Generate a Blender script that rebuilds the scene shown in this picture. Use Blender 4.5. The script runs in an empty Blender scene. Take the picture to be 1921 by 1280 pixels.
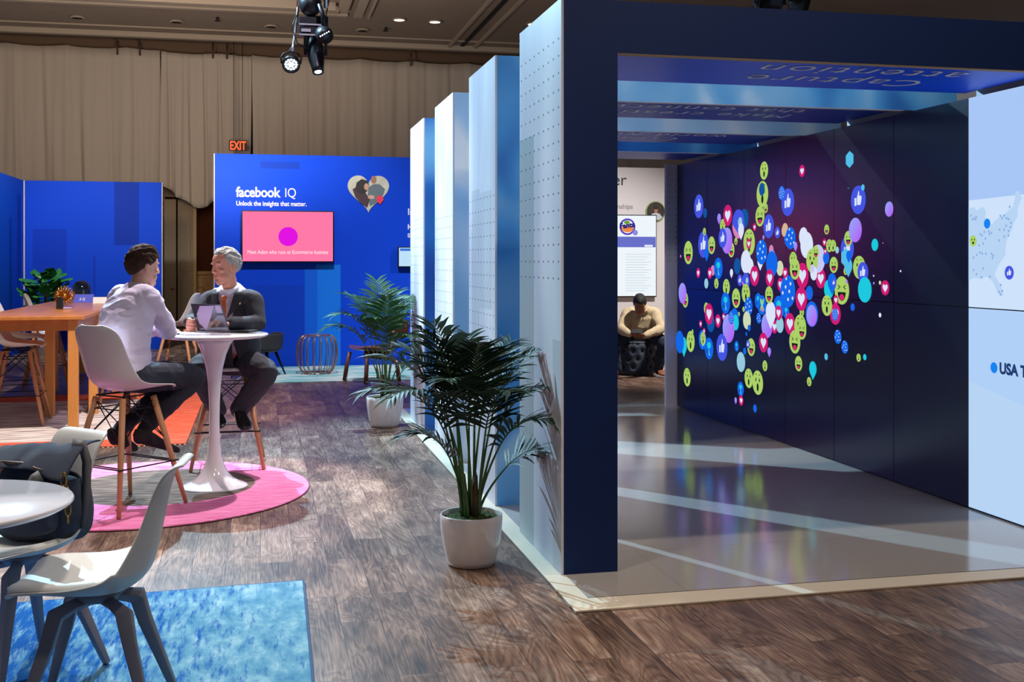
import bpy, bmesh, math, random
from mathutils import Vector, Matrix, noise
from mathutils.geometry import tessellate_polygon
R = math.radians
scene = bpy.context.scene
COL = scene.collection
random.seed(7)

# ---------------------------------------------------------------- camera, world, lights, exposure
EYE = 1.52
YAW = R(12.7)
FPX = 2095.0
FX, FY = math.sin(YAW), math.cos(YAW)
cd = bpy.data.cameras.new('camera'); cam = bpy.data.objects.new('camera', cd); COL.objects.link(cam)
cam.location = (0, 0, EYE); cam.rotation_euler = (R(90), 0, -YAW)
cd.sensor_width = 36; cd.lens = FPX/1921*36; cd.shift_y = -151/1921.0
cd.clip_start = 0.05; cd.clip_end = 100
scene.camera = cam

def V(px, py, t):
    """point seen in direction (px,py) of the 1921x1280 frame at distance t along the optical axis"""
    a = (px-960.5)/FPX*t
    return Vector((FX*t + FY*a, FY*t - FX*a, EYE + (489-py)/FPX*t))
def L(lat, t, z=0.0):
    """room point from sideways and forward distances of the camera"""
    return Vector((FX*t + FY*lat, FY*t - FX*lat, z))

world = bpy.data.worlds.new('world'); scene.world = world; world.use_nodes = True
world.node_tree.nodes['Background'].inputs[0].default_value = (0.92, 0.90, 1.0, 1)
world.node_tree.nodes['Background'].inputs[1].default_value = 0.13

def lamp(name, typ, loc, target, energy, color, **k):
    d = bpy.data.lights.new(name, typ); d.energy = energy; d.color = color
    o = bpy.data.objects.new(name, d); COL.objects.link(o); o.location = loc
    o.rotation_euler = (Vector(target)-Vector(loc)).to_track_quat('-Z', 'Y').to_euler()
    for a, b in k.items():
        setattr(d, a, b)
    return o
COOL = (0.72, 0.86, 1.0); WARM = (1.0, 0.74, 0.48); NEU = (1.0, 0.93, 0.88)
# gobo-sharp cool profile spot behind left: throws the bright stripes through the gaps of the portals
lamp('profile_spot', 'SPOT', (-0.9, 11.2, 5.3), (2.6, 6.6, 0), 3300, (0.46, 0.78, 1.0), spot_size=R(78), spot_blend=0.5, shadow_soft_size=0.03)
# warm front spot on the platform
lamp('warm_spot', 'SPOT', (3.3, 4.5, 5.5), (2.9, 5.9, 0), 420, (1.0, 0.84, 0.66), spot_size=R(84), spot_blend=0.6, shadow_soft_size=0.05)
# white spots on the meeting table, the front chairs and the communal table
lamp('table_spot', 'SPOT', (0.9, 9.4, 5.3), (-0.5, 7.5, 0.3), 1350, (1.0, 0.94, 0.94), spot_size=R(32), spot_blend=0.3, shadow_soft_size=0.05)
lamp('table_spot_back', 'SPOT', (-1.9, 10.6, 5.3), (-0.6, 7.7, 0.6), 1150, (1.0, 0.88, 0.96), spot_size=R(32), spot_blend=0.35, shadow_soft_size=0.05)
lamp('front_spot', 'SPOT', (-2.6, 7.3, 5.3), (-0.9, 4.2, 0.3), 1000, (1.0, 0.97, 0.94), spot_size=R(46), spot_blend=0.5, shadow_soft_size=0.05)
lamp('front_wash', 'SPOT', (-0.2, 3.9, 5.4), (-0.2, 5.2, 0.0), 330, (1.0, 0.88, 0.78), spot_size=R(62), spot_blend=0.8, shadow_soft_size=0.2)
lamp('communal_spot', 'SPOT', (-0.6, 8.8, 5.3), (-2.0, 11.6, 0.5), 1500, (1.0, 0.88, 0.80), spot_size=R(56), spot_blend=0.5, shadow_soft_size=0.08)
lamp('floor_wash', 'SPOT', (0.4, 9.0, 5.4), (0.5, 11.6, 0.0), 420, (0.84, 0.76, 1.0), spot_size=R(74), spot_blend=0.8, shadow_soft_size=0.15)
lamp('portal_wash', 'SPOT', (-1.6, 7.4, 4.4), (1.4, 9.0, 2.2), 520, (0.92, 0.95, 1.0), spot_size=R(50), spot_blend=0.7, shadow_soft_size=0.15)
lamp('blue_wall_wash', 'SPOT', (0.6, 12.2, 5.3), (0.9, 16.3, 0.5), 1000, (0.85, 0.92, 1.0), spot_size=R(62), spot_blend=0.8, shadow_soft_size=0.1)
lamp('left_wall_wash', 'SPOT', (-2.8, 16.0, 5.3), (-2.8, 20.0, 0.5), 950, (0.85, 0.92, 1.0), spot_size=R(62), spot_blend=0.8, shadow_soft_size=0.1)
lamp('curtain_wash', 'SPOT', (-2.5, 13.0, 4.6), (-2.5, 22.0, 4.2), 560, (1.0, 0.80, 0.62), spot_size=R(85), spot_blend=0.9, shadow_soft_size=0.4)
lamp('curtain_wash_right', 'SPOT', (3.5, 12.5, 4.9), (3.0, 22.0, 4.4), 170, (1.0, 0.90, 0.80), spot_size=R(85), spot_blend=0.9, shadow_soft_size=0.4)
lamp('ceiling_wash', 'SPOT', (-0.8, 14.0, 2.6), (-0.6, 18.6, 5.7), 520, (1.0, 0.86, 0.72), spot_size=R(120), spot_blend=0.9, shadow_soft_size=0.4)
lamp('lounge_spot', 'SPOT', (6.2, 12.6, 4.8), (5.2, 15.4, 0.7), 1300, (1.0, 0.93, 0.88), spot_size=R(80), spot_blend=0.7, shadow_soft_size=0.1)
lamp('floor_near', 'SPOT', (1.6, 1.6, 5.3), (1.6, 4.2, 0), 230, (1.0, 0.84, 0.72), spot_size=R(80), spot_blend=0.7, shadow_soft_size=0.15)

vs = scene.view_settings
vs.view_transform = 'Standard'; vs.look = 'None'; vs.exposure = 0.0; vs.gamma = 1.0
try: vs.use_curve_mapping = False
except Exception: pass
scene.cycles.use_denoising = True
scene.cycles.max_bounces = 6
scene.cycles.sample_clamp_indirect = 4.0
scene.cycles.caustics_reflective = False
scene.cycles.caustics_refractive = False

# ---------------------------------------------------------------- material helpers
def srgb(r, g, b):
    f = lambda c: (c/255/12.92 if c/255 <= .04045 else ((c/255+.055)/1.055)**2.4)
    return (f(r), f(g), f(b), 1)
def newmat(name):
    m = bpy.data.materials.new(name); m.use_nodes = True
    nt = m.node_tree; return m, nt, nt.nodes['Principled BSDF']
def mat(name, col, rough=.5, metal=0., spec=.5, coat=0., nscale=0, nbump=0., nvar=0., stretch=(1, 1, 1), sheen=0.):
    m, nt, b = newmat(name)
    col = tuple(col)+((1,) if len(col) == 3 else ())
    b.inputs['Base Color'].default_value = col
    b.inputs['Roughness'].default_value = rough; b.inputs['Metallic'].default_value = metal
    b.inputs['Specular IOR Level'].default_value = spec
    b.inputs['Coat Weight'].default_value = coat; b.inputs['Sheen Weight'].default_value = sheen
    if nscale:
        tc = nt.nodes.new('ShaderNodeTexCoord'); mp = nt.nodes.new('ShaderNodeMapping'); n = nt.nodes.new('ShaderNodeTexNoise')
        mp.inputs['Scale'].default_value = stretch; n.inputs['Scale'].default_value = nscale; n.inputs['Detail'].default_value = 6
        nt.links.new(tc.outputs['Object'], mp.inputs[0]); nt.links.new(mp.outputs[0], n.inputs['Vector'])
        if nbump:
            bp = nt.nodes.new('ShaderNodeBump'); bp.inputs['Strength'].default_value = min(1, nbump); bp.inputs['Distance'].default_value = .01*max(1, nbump)
            nt.links.new(n.outputs[0], bp.inputs['Height']); nt.links.new(bp.outputs[0], b.inputs['Normal'])
        if nvar:
            mr = nt.nodes.new('ShaderNodeMapRange'); mr.inputs[1].default_value = .3; mr.inputs[2].default_value = .7
            mr.inputs[3].default_value = 1-nvar; mr.inputs[4].default_value = 1+nvar
            mx = nt.nodes.new('ShaderNodeMix'); mx.data_type = 'RGBA'; mx.blend_type = 'MULTIPLY'; mx.inputs[0].default_value = 1
            mx.inputs[6].default_value = col
            nt.links.new(n.outputs[0], mr.inputs[0]); nt.links.new(mr.outputs[0], mx.inputs[7]); nt.links.new(mx.outputs[2], b.inputs['Base Color'])
    return m
def emit(name, col, s=1.):
    m = bpy.data.materials.new(name); m.use_nodes = True; nt = m.node_tree
    nt.nodes.clear(); o = nt.nodes.new('ShaderNodeOutputMaterial'); e = nt.nodes.new('ShaderNodeEmission')
    e.inputs[0].default_value = tuple(col)+((1,) if len(col) == 3 else ()); e.inputs[1].default_value = s
    nt.links.new(e.outputs[0], o.inputs[0]); return m
def ramp(nt, stops, interp='LINEAR'):
    r = nt.nodes.new('ShaderNodeValToRGB'); cr = r.color_ramp; cr.interpolation = interp
    while len(cr.elements) > 1: cr.elements.remove(cr.elements[-1])
    cr.elements[0].position = stops[0][0]; cr.elements[0].color = stops[0][1]
    for p, c in stops[1:]:
        e = cr.elements.new(p); e.color = c
    return r
def grey(v): return (v, v, v, 1)

# ---------------------------------------------------------------- mesh helpers
class MB:
    def __init__(s): s.v = []; s.f = []; s.m = []; s.mi = 0; s.sm = []
    def add(s, vs, fs, smooth=False):
        o = len(s.v); s.v += [tuple(v) for v in vs]
        for f in fs: s.f.append(tuple(i+o for i in f)); s.m.append(s.mi); s.sm.append(smooth)
        return s
    def box(s, x0, x1, y0, y1, z0, z1, M=None):
        vs = [Vector((x, y, z)) for z in (z0, z1) for y in (y0, y1) for x in (x0, x1)]
        if M: vs = [M @ v for v in vs]
        return s.add(vs, [(0, 2, 3, 1), (4, 5, 7, 6), (0, 1, 5, 4), (2, 6, 7, 3), (0, 4, 6, 2), (1, 3, 7, 5)])
    def tube(s, pts, rad, seg=10, cap=True, flat=1.0, up=None):
        """sweep a circle (or ellipse: flat<1) along pts; rad is a number or a list"""
        pts = [Vector(p) for p in pts]; n = len(pts)
        rad = rad if isinstance(rad, (list, tuple)) else [rad]*n
        vs = []; u = Vector(up) if up else None
        for i, p in enumerate(pts):
            d = (pts[min(i+1, n-1)]-pts[max(i-1, 0)])
            if d.length < 1e-9: d = Vector((0, 0, 1))
            d.normalize()
            if u is None: u = Vector((0, 0, 1)) if abs(d.z) < .9 else Vector((1, 0, 0))
            a = d.cross(u)
            if a.length < 1e-6: a = d.cross(Vector((.3, .8, .1)))
            a.normalize(); b = a.cross(d).normalized(); u = b
            for k in range(seg):
                t = 2*math.pi*k/seg
                vs.append(p + a*math.cos(t)*rad[i] + b*math.sin(t)*rad[i]*flat)
        fs = [(i*seg+k, i*seg+(k+1) % seg, (i+1)*seg+(k+1) % seg, (i+1)*seg+k) for i in range(n-1) for k in range(seg)]
        if cap: fs += [tuple(range(seg))[::-1], tuple((n-1)*seg+k for k in range(seg))]
        return s.add(vs, fs, True)
    def lathe(s, prof, c=(0, 0, 0), seg=40, cap=True):
        c = Vector(c); vs = []
        for r, z in prof:
            for k in range(seg):
                t = 2*math.pi*k/seg; vs.append(c+Vector((r*math.cos(t), r*math.sin(t), z)))
        n = len(prof)
        fs = [(i*seg+k, i*seg+(k+1) % seg, (i+1)*seg+(k+1) % seg, (i+1)*seg+k) for i in range(n-1) for k in range(seg)]
        if cap: fs += [tuple(range(seg))[::-1], tuple((n-1)*seg+k for k in range(seg))]
        return s.add(vs, fs, True)
    def prism(s, poly, h0, h1, M=None):
        """polygon in xy extruded h0..h1 in z, then moved by M"""
        n = len(poly); vs = [Vector((x, y, h)) for h in (h0, h1) for x, y in poly]
        if M: vs = [M @ v for v in vs]
        tri = tessellate_polygon([[Vector((x, y, 0)) for x, y in poly]])
        fs = [tuple(t) for t in tri]+[tuple(i+n for i in t) for t in tri]
        fs += [(i, (i+1) % n, n+(i+1) % n, n+i) for i in range(n)]
        return s.add(vs, fs)
    def flat(s, poly, M):
        vs = [M @ Vector((x, y, 0)) for x, y in poly]
        tri = tessellate_polygon([[Vector((x, y, 0)) for x, y in poly]])
        return s.add(vs, [tuple(t) for t in tri])
    def grid(s, fn, nu, nv, wrap=False):
        vs = [fn(i/nu, j/nv) for i in range(nu+1) for j in range(nv+1)]
        w = nv+1
        return s.add(vs, [(i*w+j, i*w+j+1, (i+1)*w+j+1, (i+1)*w+j) for i in range(nu) for j in range(nv)], True)
    def ball(s, c, r, seg=16, rings=10, M=None):
        r = r if isinstance(r, (tuple, list)) else (r, r, r)
        c = Vector(c); vs = []; 
        for i in range(rings+1):
            ph = math.pi*i/rings
            for k in range(seg):
                t = 2*math.pi*k/seg
                p = Vector((r[0]*math.sin(ph)*math.cos(t), r[1]*math.sin(ph)*math.sin(t), r[2]*math.cos(ph)))
                if M: p = M @ p
                vs.append(c+p)
        fs = [(i*seg+k, (i+1)*seg+k, (i+1)*seg+(k+1) % seg, i*seg+(k+1) % seg) for i in range(rings) for k in range(seg)]
        return s.add(vs, fs, True)
    def build(s, name, mats, parent=None, bevel=0., weld=False, recalc=True, solid=0., subsurf=0, angle=None, origin=None):
        if origin is not None:
            og = Vector(origin); s.v = [tuple(Vector(v)-og) for v in s.v]
        me = bpy.data.meshes.new(name); me.from_pydata(s.v, [], s.f)
        mats = mats if isinstance(mats, (list, tuple)) else [mats]
        for m in mats: me.materials.append(m)
        me.polygons.foreach_set('material_index', s.m); me.polygons.foreach_set('use_smooth', s.sm); me.update()
        if weld or recalc:
            bm = bmesh.new(); bm.from_mesh(me)
            if weld: bmesh.ops.remove_doubles(bm, verts=bm.verts, dist=1e-5)
            if recalc: bmesh.ops.recalc_face_normals(bm, faces=bm.faces)
            bm.to_mesh(me); bm.free()
        o = bpy.data.objects.new(name, me); COL.objects.link(o)
        if parent: o.parent = parent
        if origin is not None: o.location = origin
        if solid:
            md = o.modifiers.new('solid', 'SOLIDIFY'); md.thickness = solid; md.offset = 0
        if bevel:
            md = o.modifiers.new('bevel', 'BEVEL'); md.width = bevel; md.segments = 2; md.limit_method = 'ANGLE'
        if subsurf:
            md = o.modifiers.new('sub', 'SUBSURF'); md.levels = subsurf; md.render_levels = subsurf
        return o
def tag(o, label=None, cat=None, group=None, kind=None):
    if label: o['label'] = label
    if cat: o['category'] = cat
    if group: o['group'] = group
    if kind: o['kind'] = kind
    return o
def thing(name, label, cat, loc=(0, 0, 0), rz=0., group=None):
    o = bpy.data.objects.new(name, None); COL.objects.link(o); o.empty_display_size = .1
    o.location = loc; o.rotation_euler = (0, 0, rz); return tag(o, label, cat, group)
def dup(root, loc=None, rz=None, label=None, group=None):
    r = root.copy(); COL.objects.link(r)
    if loc is not None: r.location = loc
    if rz is not None: r.rotation_euler = (0, 0, rz)
    if label: r['label'] = label
    if group: r['group'] = group
    for ch in list(root.children):
        c = ch.copy(); COL.objects.link(c); c.parent = r
        for g in list(ch.children):
            d = g.copy(); COL.objects.link(d); d.parent = c
    return r
def text(name, s, size, m, M, parent=None, bold=0., align='LEFT', spacing=1.0, depth=.002, sx=1.0, shear=0., fit=None):
    cu = bpy.data.curves.new(name, 'FONT'); cu.body = s; cu.size = size; cu.offset = bold; cu.extrude = depth/2
    cu.align_x = align; cu.space_character = spacing; cu.resolution_u = 4; cu.shear = shear
    t = bpy.data.objects.new(name, cu); COL.objects.link(t)
    dg = bpy.context.evaluated_depsgraph_get(); me = bpy.data.meshes.new_from_object(t.evaluated_get(dg))
    bpy.data.objects.remove(t); bpy.data.curves.remove(cu)
    if fit:
        xs = [v.co.x for v in me.vertices]; sx = fit/(max(xs)-min(xs))
    me.transform(M @ Matrix.Diagonal((sx, 1, 1, 1))); me.materials.clear(); me.materials.append(m)
    o = bpy.data.objects.new(name, me); COL.objects.link(o)
    if parent: o.parent = parent
    return o
def frame(o, x, y):
    """matrix with origin o, x and y axes given"""
    x = Vector(x).normalized(); y = Vector(y).normalized(); z = x.cross(y)
    return Matrix(((x.x, y.x, z.x, o[0]), (x.y, y.y, z.y, o[1]), (x.z, y.z, z.z, o[2]), (0, 0, 0, 1)))
def circ(r, n=32, cx=0, cy=0, ry=None):
    ry = r if ry is None else ry
    return [(cx+r*math.cos(2*math.pi*i/n), cy+ry*math.sin(2*math.pi*i/n)) for i in range(n)]
def lerp(a, b, t): return a+(b-a)*t
def spline(keys, x):
    """smooth interpolation of [(x, value...)]"""
    if x <= keys[0][0]: return keys[0][1:]
    for i in range(len(keys)-1):
        a, b = keys[i], keys[i+1]
        if x <= b[0]:
            t = (x-a[0])/(b[0]-a[0])
            p = keys[max(i-1, 0)]; q = keys[min(i+2, len(keys)-1)]
            out = []
            for k in range(1, len(a)):
                m0 = (b[k]-p[k])/max(1e-9, b[0]-p[0])*(b[0]-a[0]); m1 = (q[k]-a[k])/max(1e-9, q[0]-a[0])*(b[0]-a[0])
                out.append((2*t**3-3*t*t+1)*a[k]+(t**3-2*t*t+t)*m0+(-2*t**3+3*t*t)*b[k]+(t**3-t*t)*m1)
            return tuple(out)
    return keys[-1][1:]

# ---------------------------------------------------------------- setting
def wood_floor():
    m, nt, b = newmat('dark_oak_planks'); N = nt.nodes.new; lk = nt.links.new
    tc = N('ShaderNodeTexCoord'); sep = N('ShaderNodeSeparateXYZ'); cmb = N('ShaderNodeCombineXYZ')
    lk(tc.outputs['Object'], sep.inputs[0]); lk(sep.outputs['Y'], cmb.inputs['X']); lk(sep.outputs['X'], cmb.inputs['Y'])
    br = N('ShaderNodeTexBrick'); br.inputs['Color1'].default_value = grey(0); br.inputs['Color2'].default_value = grey(1)
    br.inputs['Mortar'].default_value = grey(.5); br.inputs['Scale'].default_value = 1
    br.inputs['Mortar Size'].default_value = .0013; br.inputs['Brick Width'].default_value = 1.02; br.inputs['Row Height'].default_value = .165
    br.offset = .37; lk(cmb.outputs[0], br.inputs['Vector'])
    sc = N('ShaderNodeVectorMath'); sc.operation = 'SCALE'; sc.inputs['Scale'].default_value = 37.; lk(br.outputs['Color'], sc.inputs[0])
    ad = N('ShaderNodeVectorMath'); ad.operation = 'ADD'; lk(sc.outputs[0], ad.inputs[0]); lk(cmb.outputs[0], ad.inputs[1])
    mp = N('ShaderNodeMapping'); mp.inputs['Scale'].default_value = (1.15, 5.2, 1); lk(ad.outputs[0], mp.inputs[0])
    n1 = N('ShaderNodeTexNoise'); n1.inputs['Scale'].default_value = 1.1; n1.inputs['Detail'].default_value = 3; n1.inputs['Distortion'].default_value = .6
    lk(mp.outputs[0], n1.inputs['Vector'])
    # contour bands of the noise make the cathedral grain
    mm = N('ShaderNodeMath'); mm.operation = 'MULTIPLY'; mm.inputs[1].default_value = 13.; lk(n1.outputs[0], mm.inputs[0])
    fr = N('ShaderNodeMath'); fr.operation = 'PINGPONG'; fr.inputs[1].default_value = .5; lk(mm.outputs[0], fr.inputs[0])
    mp2 = N('ShaderNodeMapping'); mp2.inputs['Scale'].default_value = (4., 90., 1); lk(ad.outputs[0], mp2.inputs[0])
    n2 = N('ShaderNodeTexNoise'); n2.inputs['Scale'].default_value = 1.5; n2.inputs['Detail'].default_value = 5; lk(mp2.outputs[0], n2.inputs['Vector'])
    mp3 = N('ShaderNodeMapping'); mp3.inputs['Scale'].default_value = (1.2, 3.5, 1); lk(ad.outputs[0], mp3.inputs[0])
    n3 = N('ShaderNodeTexNoise'); n3.inputs['Scale'].default_value = 2.0; n3.inputs['Detail'].default_value = 2; lk(mp3.outputs[0], n3.inputs['Vector'])
    def madd(a, k, c=None, cv=0.):
        q = N('ShaderNodeMath'); q.operation = 'MULTIPLY_ADD'; lk(a, q.inputs[0]); q.inputs[1].default_value = k
        if c is not None: lk(c, q.inputs[2])
        else: q.inputs[2].default_value = cv
        return q.outputs[0]
    v = madd(fr.outputs[0], .34, None, -.33); v = madd(n2.outputs[0], .55, v); v = madd(n3.outputs[0], .72, v); v = madd(br.outputs['Color'], .20, v)
    rp = ramp(nt, [(.14, srgb(50, 36, 30)), (.38, srgb(88, 67, 54)), (.60, srgb(128, 103, 87)), (.86, srgb(178, 152, 132))]); lk(v, rp.inputs[0])
    mx = N('ShaderNodeMix'); mx.data_type = 'RGBA'; lk(br.outputs['Fac'], mx.inputs[0]); lk(rp.outputs[0], mx.inputs[6]); mx.inputs[7].default_value = srgb(30, 22, 20)
    lk(mx.outputs[2], b.inputs['Base Color'])
    rr = madd(n2.outputs[0], .25, None, .28); lk(rr, b.inputs['Roughness'])
    bp = N('ShaderNodeBump'); bp.inputs['Strength'].default_value = .12; bp.inputs['Distance'].default_value = .004; lk(v, bp.inputs['Height']); lk(bp.outputs[0], b.inputs['Normal'])
    b.inputs['Specular IOR Level'].default_value = .35
    return m
M_floor = wood_floor()
fl = MB().box(-9, 14, -3, 26, -.05, 0).build('floor', M_floor); tag(fl, kind='structure')

M_ceil = mat('ceiling_paint', srgb(152, 138, 124), .9, nscale=2, nvar=.04)
M_mould = mat('ceiling_moulding', srgb(172, 158, 142), .8)
M_dark = mat('dark_gap', srgb(24, 20, 18), .9)
c = MB().box(-9, 14, -3, 26, 5.72, 5.80)
cl = c.build('ceiling', M_ceil); tag(cl, kind='structure')
# coffer mouldings: stepped ribs hung just under the ceiling
def trim(name, x0, x1, y0, y1, z0=5.60, m=None):
    o = MB().box(x0, x1, y0, y1, z0, 5.722).build(name, m or M_mould, bevel=.015); tag(o, kind='structure'); return o
trim('trim_1', -9, 1.45, 19.05, 19.20, 5.66); trim('trim_2', -9, 1.30, 18.55, 18.72, 5.62); trim('trim_3', -9, 1.2, 18.30, 18.38, 5.58)
trim('trim_4', 1.55, 1.70, 10, 19.2, 5.66); trim('trim_5', 1.25, 1.42, 10, 18.72, 5.62); trim('trim_6', 1.78, 1.82, 10, 19.2, 5.64)
trim('trim_7', -9, 14, 21.45, 21.60, 5.62); trim('trim_8', 3.55, 3.62, 10, 21.45, 5.66); trim('trim_9', 4.05, 4.12, 10, 21.45, 5.66)
trim('trim_10', 3.80, 3.88, 10, 21.45, 5.69, M_dark); trim('trim_11', -9, 14, 20.95, 21.0, 5.69)
M_crown = mat('crown_brown', srgb(96, 74, 56), .8)
trim('trim_12', -9, 14, 22.22, 22.5, 5.40, M_crown)
M_wallp = mat('beige_wall', srgb(120, 100, 80), .85)
# back wall with a real doorway (X -1.43 .. -0.55)
w = MB(); w.box(-9, -1.80, 22.5, 22.7, 0, 5.72); w.box(-.45, 14, 22.5, 22.7, 0, 5.72); w.box(-1.80, -.45, 22.5, 22.7, 2.75, 5.72)
tag(w.build('wall_back', M_wallp), kind='structure')
w = MB(); w.box(-2.4, 1.0, 24.9, 25.0, 0, 3.2); tag(w.build('wall_corridor', mat('terracotta_wall', srgb(120, 62, 34), .85)), kind='structure')
M_door = mat('cream_door_wood', srgb(132, 112, 84), .6)
d = MB(); d.box(-1.80, -1.58, 22.36, 22.42, 0, 2.7); dr = d.build('door_1', M_door, bevel=.006); tag(dr, kind='structure')
MB().tube([(-1.66, 22.34, .98), (-1.66, 22.30, .98), (-1.60, 22.29, .98)], .012).build('door_handle', mat('brass', srgb(170, 130, 70), .3, 1.), dr)
d = MB(); d.box(-1.55, -1.26, 22.36, 22.44, 0, 2.7); d.box(-1.50, -1.31, 22.345, 22.36, .2, 1.2); d.box(-1.50, -1.31, 22.345, 22.36, 1.3, 2.5)
tag(d.build('door_2', M_door, bevel=.006), kind='structure')
tag(MB().box(-1.26, -1.20, 22.3, 22.5, 0, 2.75).build('trim_13', mat('brass_jamb', srgb(150, 118, 66), .5), bevel=.004), kind='structure')
# carved sideboard in the corridor
sb = thing('sideboard', 'honey coloured carved wooden sideboard seen through the doorway under the drape', 'sideboard', (-.95, 24.4, 0))
M_honey = mat('honey_wood', srgb(214, 160, 84), .45, nscale=8, nvar=.1)
MB().box(-.55, .95, -.22, .22, .08, 1.22).build('cabinet_body', M_honey, sb, bevel=.01)
MB().box(-.6, 1.0, -.27, .25, 1.22, 1.30).build('cabinet_top', M_honey, sb, bevel=.01)
MB().box(-.52, .92, -.19, .19, .001, .08).build('plinth', M_honey, sb)
for i in range(2):
    q = MB(); q.box(-.5+i*.5, -.04+i*.5, -.245, -.22, .14, 1.16)
    dd = q.build('door', M_honey, sb, bevel=.006)
    r_ = MB(); cc = [(-.27+i*.5+.17*math.cos(t*math.pi/16), -.25, .66+.30*math.sin(t*math.pi/16)) for t in range(33)]
    r_.tube(cc, .012, 6, cap=False).build('oval_moulding', mat('honey_moulding', srgb(190, 134, 66), .4), dd)
    MB().ball((-.06+i*.1, -.26, .7), .016).build('knob', bpy.data.materials['brass'], dd)

# drapes
def drape_mat():
    m, nt, b = newmat('drape_cloth'); b.inputs['Roughness'].default_value = .95
    tc = nt.nodes.new('ShaderNodeTexCoord'); n = nt.nodes.new('ShaderNodeTexNoise'); n.inputs['Scale'].default_value = 60
    nt.links.new(tc.outputs['Object'], n.inputs['Vector']); bp = nt.nodes.new('ShaderNodeBump'); bp.inputs['Strength'].default_value = .2
    nt.links.new(n.outputs[0], bp.inputs['Height']); nt.links.new(bp.outputs[0], b.inputs['Normal'])
    b.inputs['Base Color'].default_value = srgb(190, 178, 165); return m
M_drape = drape_mat()
def drape(x0, x1, zt, zb, freq, seed, amp=.07, gather=None, tz=0.):
    q = MB(); nu = int((x1-x0)*36)
    def fn(u, v):
        x = lerp(x0, x1, u); bot = zb(x) if callable(zb) else zb
        sag = tz*math.sin(math.pi*u)**2*.0
        top = zt - .035*abs(math.sin(x*math.pi/1.05+seed)) - sag
        z = lerp(top, bot, v); k = x*freq
        f = math.sin(k+1.7*noise.noise(Vector((x*.9, seed, 0)))*3) + .5*math.sin(k*2.3+seed+noise.noise(Vector((x*1.4, seed+5, z*.25)))*3) + .35*math.sin(k*4.1+seed*2)
        a = amp*(.35+.65*min(1, v*2.5))
        if gather: a *= 1+.5*v
        return Vector((x+.02*math.sin(k*1.3+z), 22.02+f*a*.55+.05*noise.noise(Vector((x*.5, z*.4, seed))), z))
    q.grid(fn, nu, 26); return q
c1 = drape(-7.2, -1.86, 5.52, .05, 9, 1.1).build('curtain', M_drape, recalc=False, solid=.004)
tag(c1, 'long beige drape with wide soft folds covering the hall wall at far left', 'curtain', 'beige drapes along the back of the hall')
c2 = drape(-1.84, -.18, 5.47, lambda x: 2.62+.10*math.sin(x*7)-.25*max(0, (-1.55-x)/.3)*-1.5, 15, 2.3, .075, True).build('curtain', M_drape, recalc=False, solid=.004)
tag(c2, 'short beige drape with tight folds, gathered up above the doorway', 'curtain', 'beige drapes along the back of the hall')
c3 = drape(-.16, 13.5, 5.47, .05, 10, 3.7, .06).build('curtain', M_drape, recalc=False, solid=.004)
tag(c3, 'wide beige drape hanging behind the lettered blue wall and the portals', 'curtain', 'beige drapes along the back of the hall')
M_blk = mat('black_metal', (.01, .01, .012), .4, .6)
M_pipe = mat('dark_rail', srgb(70, 52, 40), .6)
for i, x in enumerate((-2.6, -2.2, -.88, -.62, 2.9)):
    h = MB().tube([(x, 21.93, 5.36), (x, 21.9, 5.50), (x, 21.94, 5.62)], .016, 8).build('drape_hook', M_pipe)
    tag(h, ['small dark drape hook, leftmost of the row above the beige drape', 'small dark drape hook, second from the left on the drape rail', 'small dark drape hook, left one of the pair above the exit sign', 'small dark drape hook, right one of the pair above the exit sign', 'small dark drape hook near the right end of the rail'][i], 'hook', 'hooks of the drape rail')
# exit sign
ex = thing('exit_sign', 'small glowing red EXIT sign hanging in front of the drape', 'exit sign', (-.41, 21.6, 3.58))
MB().box(-.165, .165, -.03, .03, 0, .20).build('sign_box', mat('smoked_acrylic', (.05, .02, .02), .2, coat=.5), ex, bevel=.004)
text('lettering', 'EXIT', .23, emit('exit_red', (1.0, .10, .03), 2.0), frame((0, -.032, .02), (1, 0, 0), (0, 0, 1)), ex, bold=.004, align='CENTER', fit=.29)
MB().tube([(-.08, 0, .22), (-.08, 0, 2.05)], .006, 6).build('hanging_rod', M_blk, ex); MB().tube([(.08, 0, .22), (.08, 0, 2.05)], .006, 6).build('hanging_rod', M_blk, ex)
# recessed ceiling downlights
for i, (x, y, on) in enumerate([(-3.07, 20.38, 0), (-1.43, 20.36, 0), (.19, 20.40, 0), (1.81, 20.37, 0), (2.35, 19.33, 1), (2.98, 19.36, 1), (4.70, 19.16, 1)]):
    t = thing('ceiling_downlight', ['unlit recessed downlight, leftmost in the hall ceiling', 'unlit recessed downlight, second from the left in the hall ceiling', 'unlit recessed downlight just left of the hanging stage lights', 'unlit recessed downlight right of the hanging stage lights', 'lit recessed downlight, left one of the glowing pair', 'lit recessed downlight, right one of the glowing pair', 'lit recessed downlight at the corner of the tallest portal'][i], 'downlight', (x, y, 5.70), 0, 'recessed downlights')
    MB().lathe([(.10, .02), (.125, .0), (.125, -.012), (.09, -.012)], seg=24, cap=False).build('trim_ring', M_mould, t)
    MB().lathe([(.0001, -.006), (.10, -.006), (.10, -.002), (.0001, -.002)], seg=20).build('lamp_face', emit('downlight_glow', (1, .82, .6), 6) if on else M_dark, t)
for i, (x, y) in enumerate([(-.72, 19.9), (2.2, 20.1)]):
    o = MB().lathe([(.02, 0), (.02, -.05), (.05, -.06), (.05, -.07), (.001, -.07)], (0, 0, 0), 12).build('sprinkler_head', M_dark, origin=(0, 0, 0)); o.location = (x, y, 5.72)
    tag(o, ['tiny ceiling sprinkler left of the stage lights', 'tiny ceiling sprinkler under the lit downlights'][i], 'sprinkler', 'ceiling sprinklers')

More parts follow.
